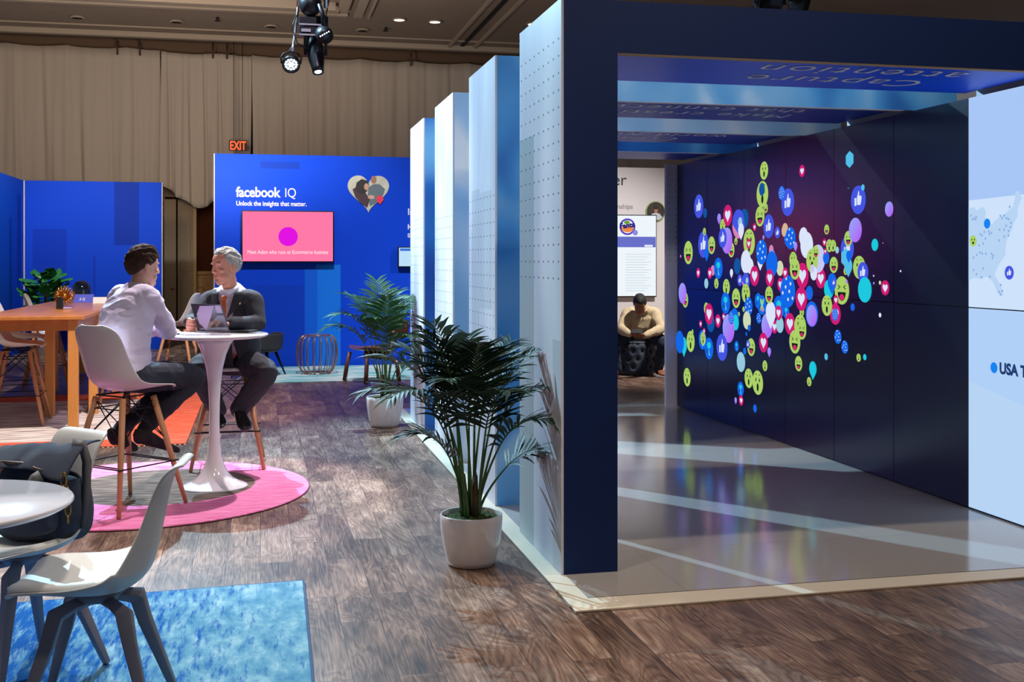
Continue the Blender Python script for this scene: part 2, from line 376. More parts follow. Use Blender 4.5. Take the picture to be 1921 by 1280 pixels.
# ---------------------------------------------------------------- partition walls
def panel_mat(name, base, rects, rough=.45):
    """painted exhibition panel: flat colour plus printed rectangles (x0,x1,z0,z1,color) in object space"""
    m, nt, b = newmat(name); N = nt.nodes.new; lk = nt.links.new
    tc = N('ShaderNodeTexCoord'); sp = N('ShaderNodeSeparateXYZ'); lk(tc.outputs['Object'], sp.inputs[0])
    prev = None
    for (a, x0, x1, z0, z1, c) in rects:
        fac = None
        for out, lo, hi in ((sp.outputs[a], x0, x1), (sp.outputs['Z'], z0, z1)):
            for op, val in (('GREATER_THAN', lo), ('LESS_THAN', hi)):
                q = N('ShaderNodeMath'); q.operation = op; lk(out, q.inputs[0]); q.inputs[1].default_value = val
                if fac is None: fac = q.outputs[0]
                else:
                    w_ = N('ShaderNodeMath'); w_.operation = 'MULTIPLY'; lk(fac, w_.inputs[0]); lk(q.outputs[0], w_.inputs[1]); fac = w_.outputs[0]
        mx = N('ShaderNodeMix'); mx.data_type = 'RGBA'; lk(fac, mx.inputs[0]); mx.inputs[7].default_value = c
        if prev is None: mx.inputs[6].default_value = base
        else: lk(prev, mx.inputs[6])
        prev = mx.outputs[2]
    if prev is None: b.inputs['Base Color'].default_value = base
    else: lk(prev, b.inputs['Base Color'])
    b.inputs['Roughness'].default_value = .6; b.inputs['Specular IOR Level'].default_value = .15
    return m
BLUE = srgb(4, 66, 206)
M_edge = mat('panel_edge', srgb(190, 185, 190), .6)
bw = thing('partition_wall', 'saturated blue display wall lettered with a slogan above a pink screen', 'partition wall', (0, 16.27, 0))
M_bw = panel_mat('blue_print', BLUE, [('X', .93-.15, 1.13, .0, 1.46, srgb(20, 118, 228)), ('X', -.1, .80, 0, 1.17, srgb(6, 62, 192)), ('X', .62, .80, 0, 1.40, srgb(14, 96, 218)), ('X', .0, .55, 2.83, 2.93, srgb(6, 56, 170))])
MB().box(-.626, 4.6, 0, .10, 0, 3.03).build('wall_panel', M_bw, bw)
MB().box(-.640, -.626, -.004, .104, 0, 3.03).build('edge_trim', M_edge, bw)
M_white = mat('vinyl_white', srgb(235, 232, 240), .5)
F = lambda x, z: frame((x, -.004, z), (1, 0, 0), (0, 0, 1))
text('facebook_lettering', 'facebook', .20, M_white, F(-.335, 2.425), bw, bold=.0045, spacing=.97, fit=.62)
text('iq_lettering', 'IQ', .19, M_white, F(.335, 2.425), bw, bold=-.0005, fit=.15)
text('slogan_lettering', 'Unlock the insights that matter.', .092, M_white, F(-.335, 2.30), bw, bold=.002, fit=.98)
for q, (z, s_) in enumerate(((2.19, 'In'), (1.98, 'H'), (1.86, 'S'))):
    text('side_lettering', s_, (.13, .1, .08)[q], M_white, F(2.10, z), bw, bold=.003)
# heart shaped photograph
def heart(s, n=48, cx=0, cz=0):
    pts = []
    for i in range(n):
        t = 2*math.pi*i/n
        pts.append((cx+s*.0625*16*math.sin(t)**3, cz+s*.0625*(13*math.cos(t)-5*math.cos(2*t)-2*math.cos(3*t)-math.cos(4*t))))
    return pts
hp = thing('heart_picture', 'heart shaped printed photograph of two people with a red pin on blue wall', 'picture', (1.53, 16.262, 2.53))
FH = frame((0, 0, 0), (1, 0, 0), (0, 0, 1))
MB().prism(heart(.30), 0, .012, frame((0, .008, 0), (1, 0, 0), (0, 0, 1))).build('picture_print', mat('photo_cream', srgb(196, 190, 170), .5, nscale=7, nvar=.18), hp)
def patch(name, poly, col, y, par, **k):
    return MB().prism(poly, 0, .0015, frame((0, y, 0), (1, 0, 0), (0, 0, 1))).build(name, mat(name+'_tone', col, .6, **k), par)
patch('grey_sweater', [(.0, .05), (.07, .10), (.16, .10), (.24, .03), (.21, -.06), (.10, -.18), (.02, -.22), (-.01, -.05)], srgb(98, 112, 116), -.006, hp)
patch('man_head', circ(.042, 20, .075, .165, .055), srgb(160, 112, 86), -.0075, hp)
patch('dark_coat', [(-.23, .02), (-.17, .06), (-.06, .0), (.02, -.12), (-.02, -.245), (-.10, -.19), (-.19, -.09)], srgb(70, 42, 52), -.0075, hp)
patch('dark_hair', [(-.19, .03), (-.17, .12), (-.10, .17), (-.02, .15), (.01, .08), (-.02, .0), (-.08, -.05), (-.15, -.03)], srgb(40, 30, 28), -.009, hp)
patch('woman_face', circ(.035, 16, -.03, .06, .05), srgb(196, 148, 120), -.0105, hp)
patch('hands_print', circ(.05, 16, .04, -.09, .03), srgb(205, 160, 135), -.0105, hp)
pin = [(.165+.052*math.cos(t), -.115+.052*math.sin(t)) for t in [math.pi*(-.25+1.5*i/20) for i in range(21)]]+[(.165, -.195)]
patch('red_pin', pin, srgb(235, 50, 80), -.012, hp)
# pink television
def tv(name, label, loc, w, h, scr, group=None, d=.05):
    t = thing(name, label, 'television', loc, 0, group)
    MB().box(-w/2, w/2, 0, d, -h/2, h/2).build('housing', M_blk, t, bevel=.004)
    MB().box(-w/2+.014, w/2-.014, -.003, .002, -h/2+.018, h/2-.014).build('screen', scr, t)
    MB().box(-w*.2, w*.2, d, d+.06, -h*.2, h*.2).build('wall_bracket', M_blk, t)
    return t
t1 = tv('wall_television', 'wide television showing a pink slide on the lettered blue wall', (.385, 16.16, 1.86), 1.285, .735, emit('pink_slide', srgb(255, 122, 168), 1.0))
MB().flat(circ(.135, 40), frame((0, -.005, .0), (1, 0, 0), (0, 0, 1))).build('magenta_disc', emit('magenta_slide', srgb(226, 20, 226)), t1)
text('slide_caption', 'Meet Adam who runs an Ecommerce business', .078, emit('slide_white', (1, .9, .95), 1.), frame((0, -.006, -.245), (1, 0, 0), (0, 0, 1)), t1, align='CENTER', depth=.0005, fit=1.12)
t2 = tv('wall_tablet', 'small black framed screen at the right end of the blue wall', (2.13, 16.18, 1.57), .36, .30, emit('tablet_slide', srgb(190, 225, 250)))
t2['category'] = 'screen'
MB().box(-.15, .15, -.006, -.004, .09, .125).build('tablet_header', emit('tablet_blue', srgb(50, 110, 215)), t2)

# blue panels at far left (angled side panel + back panel)
M_lp = panel_mat('blue_print_left', srgb(4, 62, 190), [('X', .12, .66, 0, 2.05, srgb(3, 52, 172)), ('X', 1.42, 1.82, 1.78, 3.0, srgb(3, 46, 150)), ('X', 1.08, 1.12, 0, 1.6, srgb(3, 52, 172))])
lp = thing('partition_wall', 'blue display wall with darker printed squares behind the leafy plant', 'partition wall', (-3.84, 20.0, 0))
MB().box(0, 2.19, 0, .1, 0, 2.86).build('wall_panel', M_lp, lp); MB().box(2.19, 2.204, 0, .1, 0, 2.86).build('edge_trim', M_edge, lp)
lp2 = thing('partition_wall', 'side panel of blue display wall at the far left edge', 'partition wall', (-3.85, 20.0, 0), R(90))
M_lp2 = panel_mat('blue_print_side', srgb(10, 78, 205), [('X', -1.1, -.9, .4, 2.2, srgb(6, 60, 175)), ('X', -.5, -.2, 1.0, 2.6, srgb(6, 60, 175))])
MB().box(-2.6, 0, 0.01, .1, 0, 2.86).build('wall_panel', M_lp2, lp2); MB().box(0, .012, -.015, .1, 0, 2.86).build('edge_trim', M_edge, lp2)


# white wall in the back lounge
ww = thing('partition_wall', 'white display wall behind the seated man in the beige sweater', 'partition wall', (5.0, 17.25, 0))
MB().box(-.35, 3.2, 0, .1, 0, 3.03).build('wall_panel', mat('white_panel', srgb(226, 222, 224), .6), ww)
M_ink = mat('dark_green_ink', srgb(30, 52, 56), .6)
text('heading_lettering', 'closer', .27, M_ink, frame((.79, -.004, 2.74), (1, 0, 0), (0, 0, 1)), ww, align='RIGHT')
text('heading_lettering', 'relationships', .11, mat('grey_ink', srgb(130, 135, 140), .6), frame((.90, -.004, 2.36), (1, 0, 0), (0, 0, 1)), ww, align='RIGHT')
rp_ = thing('round_picture', 'round printed portrait of a person in a white shirt above the lounge screen', 'picture', (6.28, 17.235, 2.32))
MB().prism(circ(.165, 36), 0, .012, FH).build('picture_rim', mat('lime_rim', srgb(150, 180, 90), .5), rp_)
MB().prism(circ(.152, 36), 0, .006, frame((0, -.012, 0), (1, 0, 0), (0, 0, 1))).build('picture_print', mat('photo_bark', srgb(60, 50, 42), .6, nscale=14, nvar=.5, stretch=(3, 1, .4)), rp_)
patch('white_shirt', [(-.11, -.10), (-.06, -.035), (0, -.02), (.06, -.035), (.115, -.10), (.06, -.138), (-.06, -.138)], srgb(205, 212, 225), -.020, rp_)
patch('portrait_face', circ(.032, 18, 0, .02, .045), srgb(190, 120, 92), -.022, rp_)
patch('portrait_hair', circ(.036, 18, 0, .058, .026), srgb(40, 30, 26), -.0235, rp_)
t3 = tv('wall_television', 'upright bright white screen with a purple header in the lounge', (5.84, 17.15, 1.595), .86, 1.33, emit('chat_white', srgb(238, 246, 252), 1.0))
MB().box(-.41, .41, -.006, -.004, .14, .31).build('header_band', emit('chat_purple', srgb(104, 112, 200)), t3)
MB().box(.22, .36, -.0065, -.0055, .145, .18).build('header_tab', emit('chat_tab', srgb(225, 230, 250)), t3)
q = MB()
for i in range(15):
    q.box(-.10, .33-.05*((i*7) % 3), -.006, -.005, .02-i*.042, .03-i*.042)
q.build('text_lines', emit('chat_lines', srgb(205, 215, 222)), t3)
lg = MB(); lg.flat(circ(.135, 30), frame((-.07, -.006, .47), (1, 0, 0), (0, 0, 1))); lg.build('logo_disc', emit('logo_violet', srgb(92, 66, 190)), t3)
lg = MB(); lg.flat(circ(.105, 30), frame((-.07, -.007, .47), (1, 0, 0), (0, 0, 1))); lg.build('logo_ring', emit('logo_white', srgb(245, 245, 250)), t3)
lg = MB(); lg.flat(circ(.10, 30, 0, -.03, .06), frame((-.07, -.008, .47), (1, 0, 0), (0, 0, 1))); lg.build('logo_orange', emit('logo_orange', srgb(238, 140, 70)), t3)
lg = MB(); lg.flat(circ(.05, 20, -.01, .07, .03), frame((-.07, -.009, .47), (1, 0, 0), (0, 0, 1))); lg.build('logo_leaf', emit('logo_green', srgb(110, 160, 60)), t3)
text('logo_lettering', 'Fanta', .115, emit('logo_navy', srgb(24, 34, 120)), frame((-.07, -.011, .455), (1, 0, .12), (-.12, 0, 1)), t3, bold=.006, align='CENTER', depth=.0005)
MB().flat(circ(.045, 20), frame((.06, -.012, .375), (1, 0, 0), (0, 0, 1))).build('badge', emit('badge_violet', srgb(140, 140, 220)), t3)

# ---------------------------------------------------------------- portals
PX0, PX1 = 1.407, 4.60          # outer left, outer right
PIN, ZS, ZT = 1.69, 2.515, 2.77
def noise_print(name, stops, scale=(1, 1, 1), ns=1.4, dist=0., dots=None, rough=.5, bands=None):
    m, nt, b = newmat(name); N = nt.nodes.new; lk = nt.links.new
    tc = N('ShaderNodeTexCoord'); mp = N('ShaderNodeMapping'); mp.inputs['Scale'].default_value = scale
    n = N('ShaderNodeTexNoise'); n.inputs['Scale'].default_value = ns; n.inputs['Detail'].default_value = 1.5; n.inputs['Distortion'].default_value = dist
    lk(tc.outputs['Object'], mp.inputs[0]); lk(mp.outputs[0], n.inputs['Vector'])
    r = ramp(nt, stops); lk(n.outputs[0], r.inputs[0]); out = r.outputs[0]
    if bands:
        sp = N('ShaderNodeSeparateXYZ'); lk(tc.outputs['Object'], sp.inputs[0])
        for (a, lo, hi, z0, z1, c, f) in bands:
            fac = None
            for o_, l_, h_ in ((sp.outputs[a], lo, hi), (sp.outputs['Z'], z0, z1)):
                for op, val in (('GREATER_THAN', l_), ('LESS_THAN', h_)):
                    q = N('ShaderNodeMath'); q.operation = op; lk(o_, q.inputs[0]); q.inputs[1].default_value = val
                    if fac is None:
                        w_ = N('ShaderNodeMath'); w_.operation = 'MULTIPLY'; lk(q.outputs[0], w_.inputs[0]); w_.inputs[1].default_value = f; fac = w_.outputs[0]
                    else:
                        w_ = N('ShaderNodeMath'); w_.operation = 'MULTIPLY'; lk(fac, w_.inputs[0]); lk(q.outputs[0], w_.inputs[1]); fac = w_.outputs[0]
            mx = N('ShaderNodeMix'); mx.data_type = 'RGBA'; lk(fac, mx.inputs[0]); lk(out, mx.inputs[6]); mx.inputs[7].default_value = c; out = mx.outputs[2]
    lk(out, b.inputs['Base Color']); b.inputs['Roughness'].default_value = rough; b.inputs['Specular IOR Level'].default_value = .3
    return m
M_navy = mat('navy_laminate', srgb(8, 36, 86), .6, spec=.25)
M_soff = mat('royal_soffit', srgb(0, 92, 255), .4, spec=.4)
M_tan = mat('raw_mdf_edge', srgb(196, 160, 116), .7)
M_lilac = mat('raw_edge_pale', srgb(205, 196, 205), .7)
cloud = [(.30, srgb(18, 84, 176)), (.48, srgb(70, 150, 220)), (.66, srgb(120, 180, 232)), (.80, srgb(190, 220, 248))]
cloud2 = [(.30, srgb(120, 185, 235)), (.5, srgb(180, 215, 248)), (.65, srgb(240, 246, 252))]
deep = [(.32, srgb(20, 70, 160)), (.5, srgb(38, 110, 190)), (.68, srgb(110, 180, 225))]
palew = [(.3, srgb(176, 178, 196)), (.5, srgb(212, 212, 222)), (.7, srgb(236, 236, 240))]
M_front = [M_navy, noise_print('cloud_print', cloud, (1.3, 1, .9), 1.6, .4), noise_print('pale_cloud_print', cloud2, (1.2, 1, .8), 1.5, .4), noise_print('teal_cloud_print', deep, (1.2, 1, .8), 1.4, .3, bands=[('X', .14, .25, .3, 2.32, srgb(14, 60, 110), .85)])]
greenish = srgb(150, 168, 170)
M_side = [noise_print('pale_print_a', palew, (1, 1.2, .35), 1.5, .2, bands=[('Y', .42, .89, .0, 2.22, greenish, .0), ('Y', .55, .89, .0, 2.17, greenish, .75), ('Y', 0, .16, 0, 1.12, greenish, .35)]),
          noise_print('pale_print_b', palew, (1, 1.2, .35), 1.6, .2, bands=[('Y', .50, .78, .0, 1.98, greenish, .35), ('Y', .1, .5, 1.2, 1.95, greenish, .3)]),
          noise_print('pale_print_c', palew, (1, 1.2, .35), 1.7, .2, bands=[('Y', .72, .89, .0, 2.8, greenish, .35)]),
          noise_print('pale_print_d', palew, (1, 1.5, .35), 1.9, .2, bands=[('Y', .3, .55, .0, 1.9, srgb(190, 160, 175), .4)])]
SOFF = [('Capture', 'attention'), ('Make creative', 'that connects'), ('Create for a', 'world with mobile'), ('Grow with', 'your business')]
LAB = ['nearest and tallest looking portal arch with plain navy front face', 'second portal arch from the front, blue cloudy print on its face', 'third portal arch from the front, palest blue face', 'rearmost portal arch, with deep teal blue face']
dotm = mat('dot_ink', srgb(70, 72, 92), .7)
for k in range(4):
    y0 = 5.17+k*1.545; yd = .88
    t = thing('portal_arch', LAB[k], 'portal arch', (0, y0, .012), 0, 'row of portal arches over the walkway')
    # left post: white printed side skin + core
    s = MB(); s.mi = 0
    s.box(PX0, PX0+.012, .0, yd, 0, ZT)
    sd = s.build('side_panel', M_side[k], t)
    s = MB(); s.box(PX0+.012, PIN, .012, yd, 0, ZT); s.build('post', mat('post_inner', srgb(196, 200, 212), .5) if k == 0 else bpy.data.materials['post_inner'], t)
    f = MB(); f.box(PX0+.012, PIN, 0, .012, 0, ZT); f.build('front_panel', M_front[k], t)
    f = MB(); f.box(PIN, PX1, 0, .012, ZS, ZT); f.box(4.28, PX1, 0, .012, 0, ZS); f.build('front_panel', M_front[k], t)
    f = MB(); f.box(PIN, PX1, .012, yd, ZS+.035, ZT); f.box(4.28, PX1, .012, yd, 0, ZS+.035); f.build('lintel', bpy.data.materials['post_inner'], t)
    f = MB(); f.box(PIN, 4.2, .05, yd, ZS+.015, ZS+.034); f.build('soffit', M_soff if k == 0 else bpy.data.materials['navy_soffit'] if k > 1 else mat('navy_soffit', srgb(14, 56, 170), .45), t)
    f = MB(); f.box(PIN, 4.2, .001, .05, ZS-.003, ZS+.034); f.build('edge_trim', M_tan if k == 0 else M_lilac, t)
    # words on the soffit, read by somebody facing out of the passage
    M_sw = bpy.data.materials['vinyl_white']
    for j, wd in enumerate(SOFF[k]):
        text('soffit_lettering', wd, .30 if k == 0 else .24, M_sw, frame((3.17 if k == 0 else (2.9, 2.75, 2.5)[k-1], .20+.30*(1-j) if k == 0 else .22+.26*(1-j), ZS+.013), (-1, 0, 0), (0, 1, 0)), t, bold=-.002, align='CENTER', spacing=1.1, depth=.002)
    # rows of punched dots on the side skin
    q = MB(); 
    zr0, zr1 = ((1.42, 2.70), (1.0, 2.0), (1.1, 2.0), (1.3, 2.0))[k]
    for iz in range(int((zr1-zr0)/.083)):
        for iy in range(9):
            y = .05+iy*.098; z = zr0+iz*.083
            q.box(PX0-.0012, PX0+.001, y-.0045, y+.0045, z-.0045, z+.0045)
    q.build('dot_pattern', dotm, sd)
    if k == 1:
        MB().box(PIN+.0, PIN+.001, -.001, 0, 0, .001)

# platform
def platform_mat():
    m, nt, b = newmat('glossy_platform'); N = nt.nodes.new; lk = nt.links.new
    tc = N('ShaderNodeTexCoord'); br = N('ShaderNodeTexBrick'); lk(tc.outputs['Object'], br.inputs['Vector'])
    br.inputs['Color1'].default_value = srgb(172, 166, 160); br.inputs['Color2'].default_value = srgb(166, 161, 156); br.inputs['Mortar'].default_value = srgb(120, 110, 105)
    br.inputs['Scale'].default_value = 1; br.inputs['Mortar Size'].default_value = .001; br.inputs['Brick Width'].default_value = 1.9; br.inputs['Row Height'].default_value = .92; br.offset = .3
    lk(br.outputs['Color'], b.inputs['Base Color']); 
    n = N('ShaderNodeTexNoise'); n.inputs['Scale'].default_value = 5; lk(tc.outputs['Object'], n.inputs['Vector'])
    bp = N('ShaderNodeBump'); bp.inputs['Strength'].default_value = .05; bp.inputs['Distance'].default_value = .01; lk(n.outputs[0], bp.inputs['Height']); lk(bp.outputs[0], b.inputs['Normal'])
    b.inputs['Roughness'].default_value = .13; b.inputs['Specular IOR Level'].default_value = 1.0; b.inputs['IOR'].default_value = 1.65; b.inputs['Coat Weight'].default_value = .0; b.inputs['Coat Roughness'].default_value = .12
    return m
pf = thing('platform', 'low glossy beige platform that carries the portal arches and the video wall', 'platform', (0, 0, 0))
MB().box(1.43, 6.2, 4.80, 11.35, 0.001, .012).build('deck', platform_mat(), pf)
M_bord = mat('platform_border', srgb(214, 202, 180), .45)
b_ = MB(); b_.prism([(1.325, 4.63), (6.2, 4.70), (6.2, 4.795), (1.43, 4.795), (1.43, 11.35), (1.325, 11.35)], 0.001, .011)
b_.build('border_strip', M_bord, pf, bevel=.002)

# end column of the passage
ec = thing('end_column', 'pale lilac dotted column at the far right end of the walkway', 'column', (4.10, 10.93, .012))
MB().box(0, .48, 0, .05, 0, ZS-.01).build('column_body', noise_print('lilac_column', [(.3, srgb(170, 158, 176)), (.7, srgb(200, 190, 204))], (1, 1, .4), 1.2, bands=None), ec)
q = MB()
for iz in range(16):
    for ix in range(2): q.box(.03+ix*.07, .039+ix*.07, -.002, .001, 1.5+iz*.06, 1.509+iz*.06)
q.build('dot_pattern', dotm, ec)
EMO = """9.237,1.894,0.087,blue2;9.364,1.85,0.132,mixp;9.306,1.781,0.075,whitedrop;9.714,1.846,0.061,wow;9.795,1.91,0.051,violetdrop;9.598,1.936,0.099,heart;9.518,1.618,0.069,haha;9.615,1.704,0.121,violet;9.714,1.73,0.093,like;9.416,1.695,0.033,haha;10.294,2.053,0.117,like;10.135,1.98,0.048,navy;9.975,1.666,0.085,haha;10.178,1.676,0.129,like;10.097,1.576,0.063,bluedrop;10.151,1.8,0.038,wow;10.569,1.6,0.117,haha;10.777,1.565,0.016,pink;10.307,1.398,0.049,heart;9.944,1.426,0.049,pink;10.017,1.399,0.054,heart;9.815,1.447,0.1,mixb;8.837,2.289,0.078,wow;8.87,2.09,0.113,wow;8.879,2.132,0.056,navy;8.805,1.966,0.041,haha;8.917,1.901,0.088,haha;8.749,1.81,0.101,like;8.583,1.753,0.049,like;9.025,1.811,0.034,heart;8.397,1.996,0.113,like;8.507,2.078,0.058,dotsw;8.458,1.764,0.049,tan;8.385,1.704,0.074,dots;8.847,1.718,0.019,violet;9.136,1.681,0.118,wow;9.142,1.667,0.047,heart;8.698,1.61,0.042,pink;8.911,1.5,0.065,whitedrop;8.885,1.593,0.107,dots;9.203,1.509,0.104,white;9.113,1.471,0.069,white;8.537,1.456,0.063,cream;8.687,1.532,0.078,violet;8.687,1.491,0.108,blue;9.387,1.47,0.073,navy;9.203,1.336,0.077,mixp;9.329,1.344,0.053,like;9.025,1.387,0.089,heart;8.728,1.372,0.075,heart;8.429,1.421,0.038,heart;8.527,1.322,0.057,heart;9.513,1.402,0.042,whitedrop;9.859,1.304,0.049,wow;9.628,1.274,0.076,wow;10.103,1.299,0.049,palecyan;10.652,1.122,0.079,haha;10.726,1.186,0.106,violet;9.203,1.229,0.085,wow;9.411,1.179,0.089,haha;9.645,1.127,0.1,mixb;9.996,0.927,0.093,navy;10.103,1.057,0.058,wow;10.036,1.008,0.102,heart;9.82,0.952,0.063,heart;9.689,0.999,0.035,heart;10.244,0.9,0.035,heart;9.446,0.996,0.091,blue;9.423,0.958,0.071,cyan;9.579,0.895,0.132,violet;9.518,0.998,0.061,dotsw;9.147,1.116,0.082,dots;9.181,0.991,0.08,cream;9.249,1.086,0.024,wow;9.348,1.038,0.02,haha;9.136,0.926,0.029,blue;9.192,0.87,0.017,blue;9.399,0.746,0.047,mixb;10.687,0.642,0.099,cyandrop;10.801,0.684,0.115,blue;10.506,0.71,0.105,wow;10.454,0.811,0.023,wow;10.197,0.748,0.095,mixb;10.156,0.835,0.031,heart;10.184,0.759,0.065,wow;10.036,0.676,0.104,mixb;9.727,0.71,0.126,like;9.091,0.76,0.078,haha;9.158,0.781,0.037,like;9.226,0.714,0.031,blue;9.306,0.611,0.089,palecyan;10.599,0.343,0.093,wow;8.818,0.622,0.046,wow;9.142,0.482,0.086,wow;8.96,0.463,0.105,wow;9.311,0.368,0.066,mixb;9.301,0.267,0.046,heart;9.418,0.25,0.031,violetdrop;9.014,0.233,0.035,blue;8.637,0.965,0.056,heart;8.78,0.966,0.105,violet;8.949,1.171,0.068,mixb;8.875,1.137,0.083,mixc;8.939,1.022,0.047,dots;8.557,1.131,0.097,mixb;8.537,0.988,0.068,palecyan;8.708,1.061,0.114,whitedrop;8.739,1.229,0.073,haha;8.847,0.818,0.085,heart;8.735,0.744,0.041,violetdrop;8.561,1.085,0.062,heart;8.424,1.1,0.055,mixb;8.395,1.269,0.132,dots;8.443,1.419,0.044,heart;8.152,1.112,0.036,wow;7.845,1.383,0.077,heart;7.922,0.787,0.002,white;8.071,1.641,0.104,white;8.125,1.711,0.073,white;7.887,1.534,0.109,palelav;7.983,1.518,0.094,wow;7.922,1.585,0.052,haha;7.956,1.421,0.055,white;8.443,1.775,0.053,tan;8.347,1.702,0.09,dots;8.259,1.631,0.039,violetdrop;8.3,1.526,0.065,wow;8.143,1.4,0.102,heart;8.272,1.452,0.086,haha;8.027,1.266,0.056,blue;8.161,1.215,0.096,heart;7.988,1.102,0.1,blue;7.988,1.09,0.084,violet;8.357,1.006,0.088,heart;8.18,0.99,0.1,wow;8.152,0.966,0.074,haha;8.272,0.865,0.094,haha;8.207,0.696,0.061,haha;7.97,0.664,0.071,cyandrop;8.03,0.57,0.036,wow;7.761,0.788,0.028,hex;7.584,0.952,0.053,dots;7.483,0.883,0.048,dots;7.288,0.821,0.029,wow;7.204,0.832,0.022,cyan;7.371,1.181,0.028,blue;7.004,1.141,0.016,white;7.004,1.366,0.014,cream;6.938,1.332,0.052,heart;7.084,1.361,0.009,violet;7.526,1.299,0.105,haha;7.719,1.303,0.073,cyan;7.67,1.345,0.08,bluedrop;7.645,1.354,0.033,like;7.621,1.119,0.08,heart;7.624,1.115,0.046,dotsw;7.613,1.225,0.037,heart;7.749,1.178,0.079,wow;7.455,1.366,0.014,violet;7.761,1.542,0.048,blue;7.654,1.632,0.044,wow;7.711,1.632,0.049,wow;7.786,1.658,0.029,heart;7.772,1.59,0.023,heart;7.594,1.598,0.026,palecyan;7.645,1.487,0.061,haha;7.447,1.605,0.094,like;7.471,1.542,0.071,hex;7.471,1.442,0.028,wow;7.432,1.47,0.068,palecyandrop;7.424,1.549,0.045,bluedrop;7.432,1.68,0.057,haha;7.333,1.741,0.089,violet;7.28,1.471,0.083,wow;7.229,1.437,0.073,like;7.204,1.312,0.091,cyan;8.147,2.232,0.048,heart;7.413,2.259,0.062,hex;7.292,1.957,0.103,like;7.229,2.042,0.025,hex;6.887,1.872,0.052,violet;7.07,1.63,0.043,cyan;7.752,1.756,0.038,haha;6.748,1.449,0.008,white;7.086,1.413,0.007,white;7.432,2.049,0.005,cyan;6.966,1.641,0.005,pink;7.974,1.457,0.034,palelav"""
USMAP = [(6.012, 1.839), (5.957, 1.841), (5.933, 1.82), (5.877, 1.841), (5.846, 1.817), (5.851, 1.749), (5.813, 1.725), (5.771, 1.746), (5.736, 1.767), (5.679, 1.787), (5.601, 1.828), (5.586, 1.87), (5.579, 1.916), (5.546, 1.911), (5.525, 1.874), (5.557, 1.826), (5.564, 1.768), (5.59, 1.74), (5.612, 1.697), (5.634, 1.669), (5.661, 1.625), (5.668, 1.552), (5.713, 1.508), (5.748, 1.471), (5.766, 1.434), (5.736, 1.404), (5.707, 1.368), (5.688, 1.317), (5.713, 1.309), (5.748, 1.345), (5.783, 1.396), (5.841, 1.425), (5.889, 1.409), (5.962, 1.416), (6.012, 1.392)]
USDOTS = [(5.987, 1.792), (5.957, 1.775), (5.943, 1.767), (5.974, 1.768), (5.938, 1.782), (5.899, 1.678), (5.882, 1.67), (5.86, 1.689), (5.849, 1.651), (5.818, 1.691), (5.794, 1.683), (5.813, 1.676), (5.713, 1.78), (5.697, 1.766), (5.679, 1.78), (5.657, 1.764), (5.639, 1.759), (5.619, 1.737), (5.661, 1.721), (5.623, 1.712), (5.639, 1.691), (5.679, 1.699), (5.72, 1.7), (5.679, 1.659), (5.641, 1.664), (5.725, 1.638), (5.911, 1.611), (5.87, 1.621), (5.962, 1.538), (5.933, 1.553), (5.901, 1.568), (5.88, 1.562), (5.846, 1.561), (5.794, 1.56), (5.778, 1.55), (5.785, 1.535), (5.962, 1.462), (5.935, 1.439), (5.872, 1.473), (5.887, 1.421), (5.808, 1.425), (5.709, 1.378), (5.695, 1.343), (5.725, 1.338), (5.711, 1.324), (5.63, 1.829)]
MARKS = [(5.834, 1.739), (5.967, 1.639), (5.634, 1.45), (5.771, 0.891), (5.72, 0.886), (6.012, 1.97), (5.507, 1.963), (6.004, 1.276)]

# ---------------------------------------------------------------- video wall
def icon_screen_mat():
    m = bpy.data.materials.new('dark_slide'); m.use_nodes = True; nt = m.node_tree; nt.nodes.clear(); N = nt.nodes.new; lk = nt.links.new
    o = N('ShaderNodeOutputMaterial'); e = N('ShaderNodeEmission'); g = N('ShaderNodeBsdfGlossy'); g.inputs['Roughness'].default_value = .22
    g.inputs['Color'].default_value = grey(.10); a = N('ShaderNodeAddShader')
    tc = N('ShaderNodeTexCoord'); sp = N('ShaderNodeVectorMath'); sp.operation = 'SUBTRACT'
    geo = N('ShaderNodeNewGeometry'); lk(geo.outputs['Position'], sp.inputs[0]); sp.inputs[1].default_value = (4.2, 8.15, 1.78)
    sc = N('ShaderNodeVectorMath'); sc.operation = 'MULTIPLY'; sc.inputs[1].default_value = (0, .52, .95); lk(sp.outputs[0], sc.inputs[0])
    ln = N('ShaderNodeVectorMath'); ln.operation = 'LENGTH'; lk(sc.outputs[0], ln.inputs[0])
    r = ramp(nt, [(0, srgb(84, 16, 50)), (.35, srgb(56, 12, 44)), (.8, srgb(16, 10, 34)), (1.0, srgb(8, 12, 34))]); lk(ln.outputs['Value'], r.inputs[0])
    s2 = N('ShaderNodeVectorMath'); s2.operation = 'SUBTRACT'; lk(geo.outputs['Position'], s2.inputs[0]); s2.inputs[1].default_value = (4.2, 10.3, 1.25)
    s3 = N('ShaderNodeVectorMath'); s3.operation = 'MULTIPLY'; s3.inputs[1].default_value = (0, .40, 1.05); lk(s2.outputs[0], s3.inputs[0])
    l2 = N('ShaderNodeVectorMath'); l2.operation = 'LENGTH'; lk(s3.outputs[0], l2.inputs[0])
    r2 = ramp(nt, [(0, srgb(2, 18, 92)), (.6, srgb(2, 8, 46)), (1., srgb(0, 0, 0))]); lk(l2.outputs['Value'], r2.inputs[0])
    ad = N('ShaderNodeMix'); ad.data_type = 'RGBA'; ad.blend_type = 'ADD'; ad.inputs[0].default_value = 1; lk(r.outputs[0], ad.inputs[6]); lk(r2.outputs[0], ad.inputs[7])
    lk(ad.outputs[2], e.inputs[0]); e.inputs[1].default_value = .6
    lk(e.outputs[0], a.inputs[0]); lk(g.outputs[0], a.inputs[1]); lk(a.outputs[0], o.inputs[0]); return m
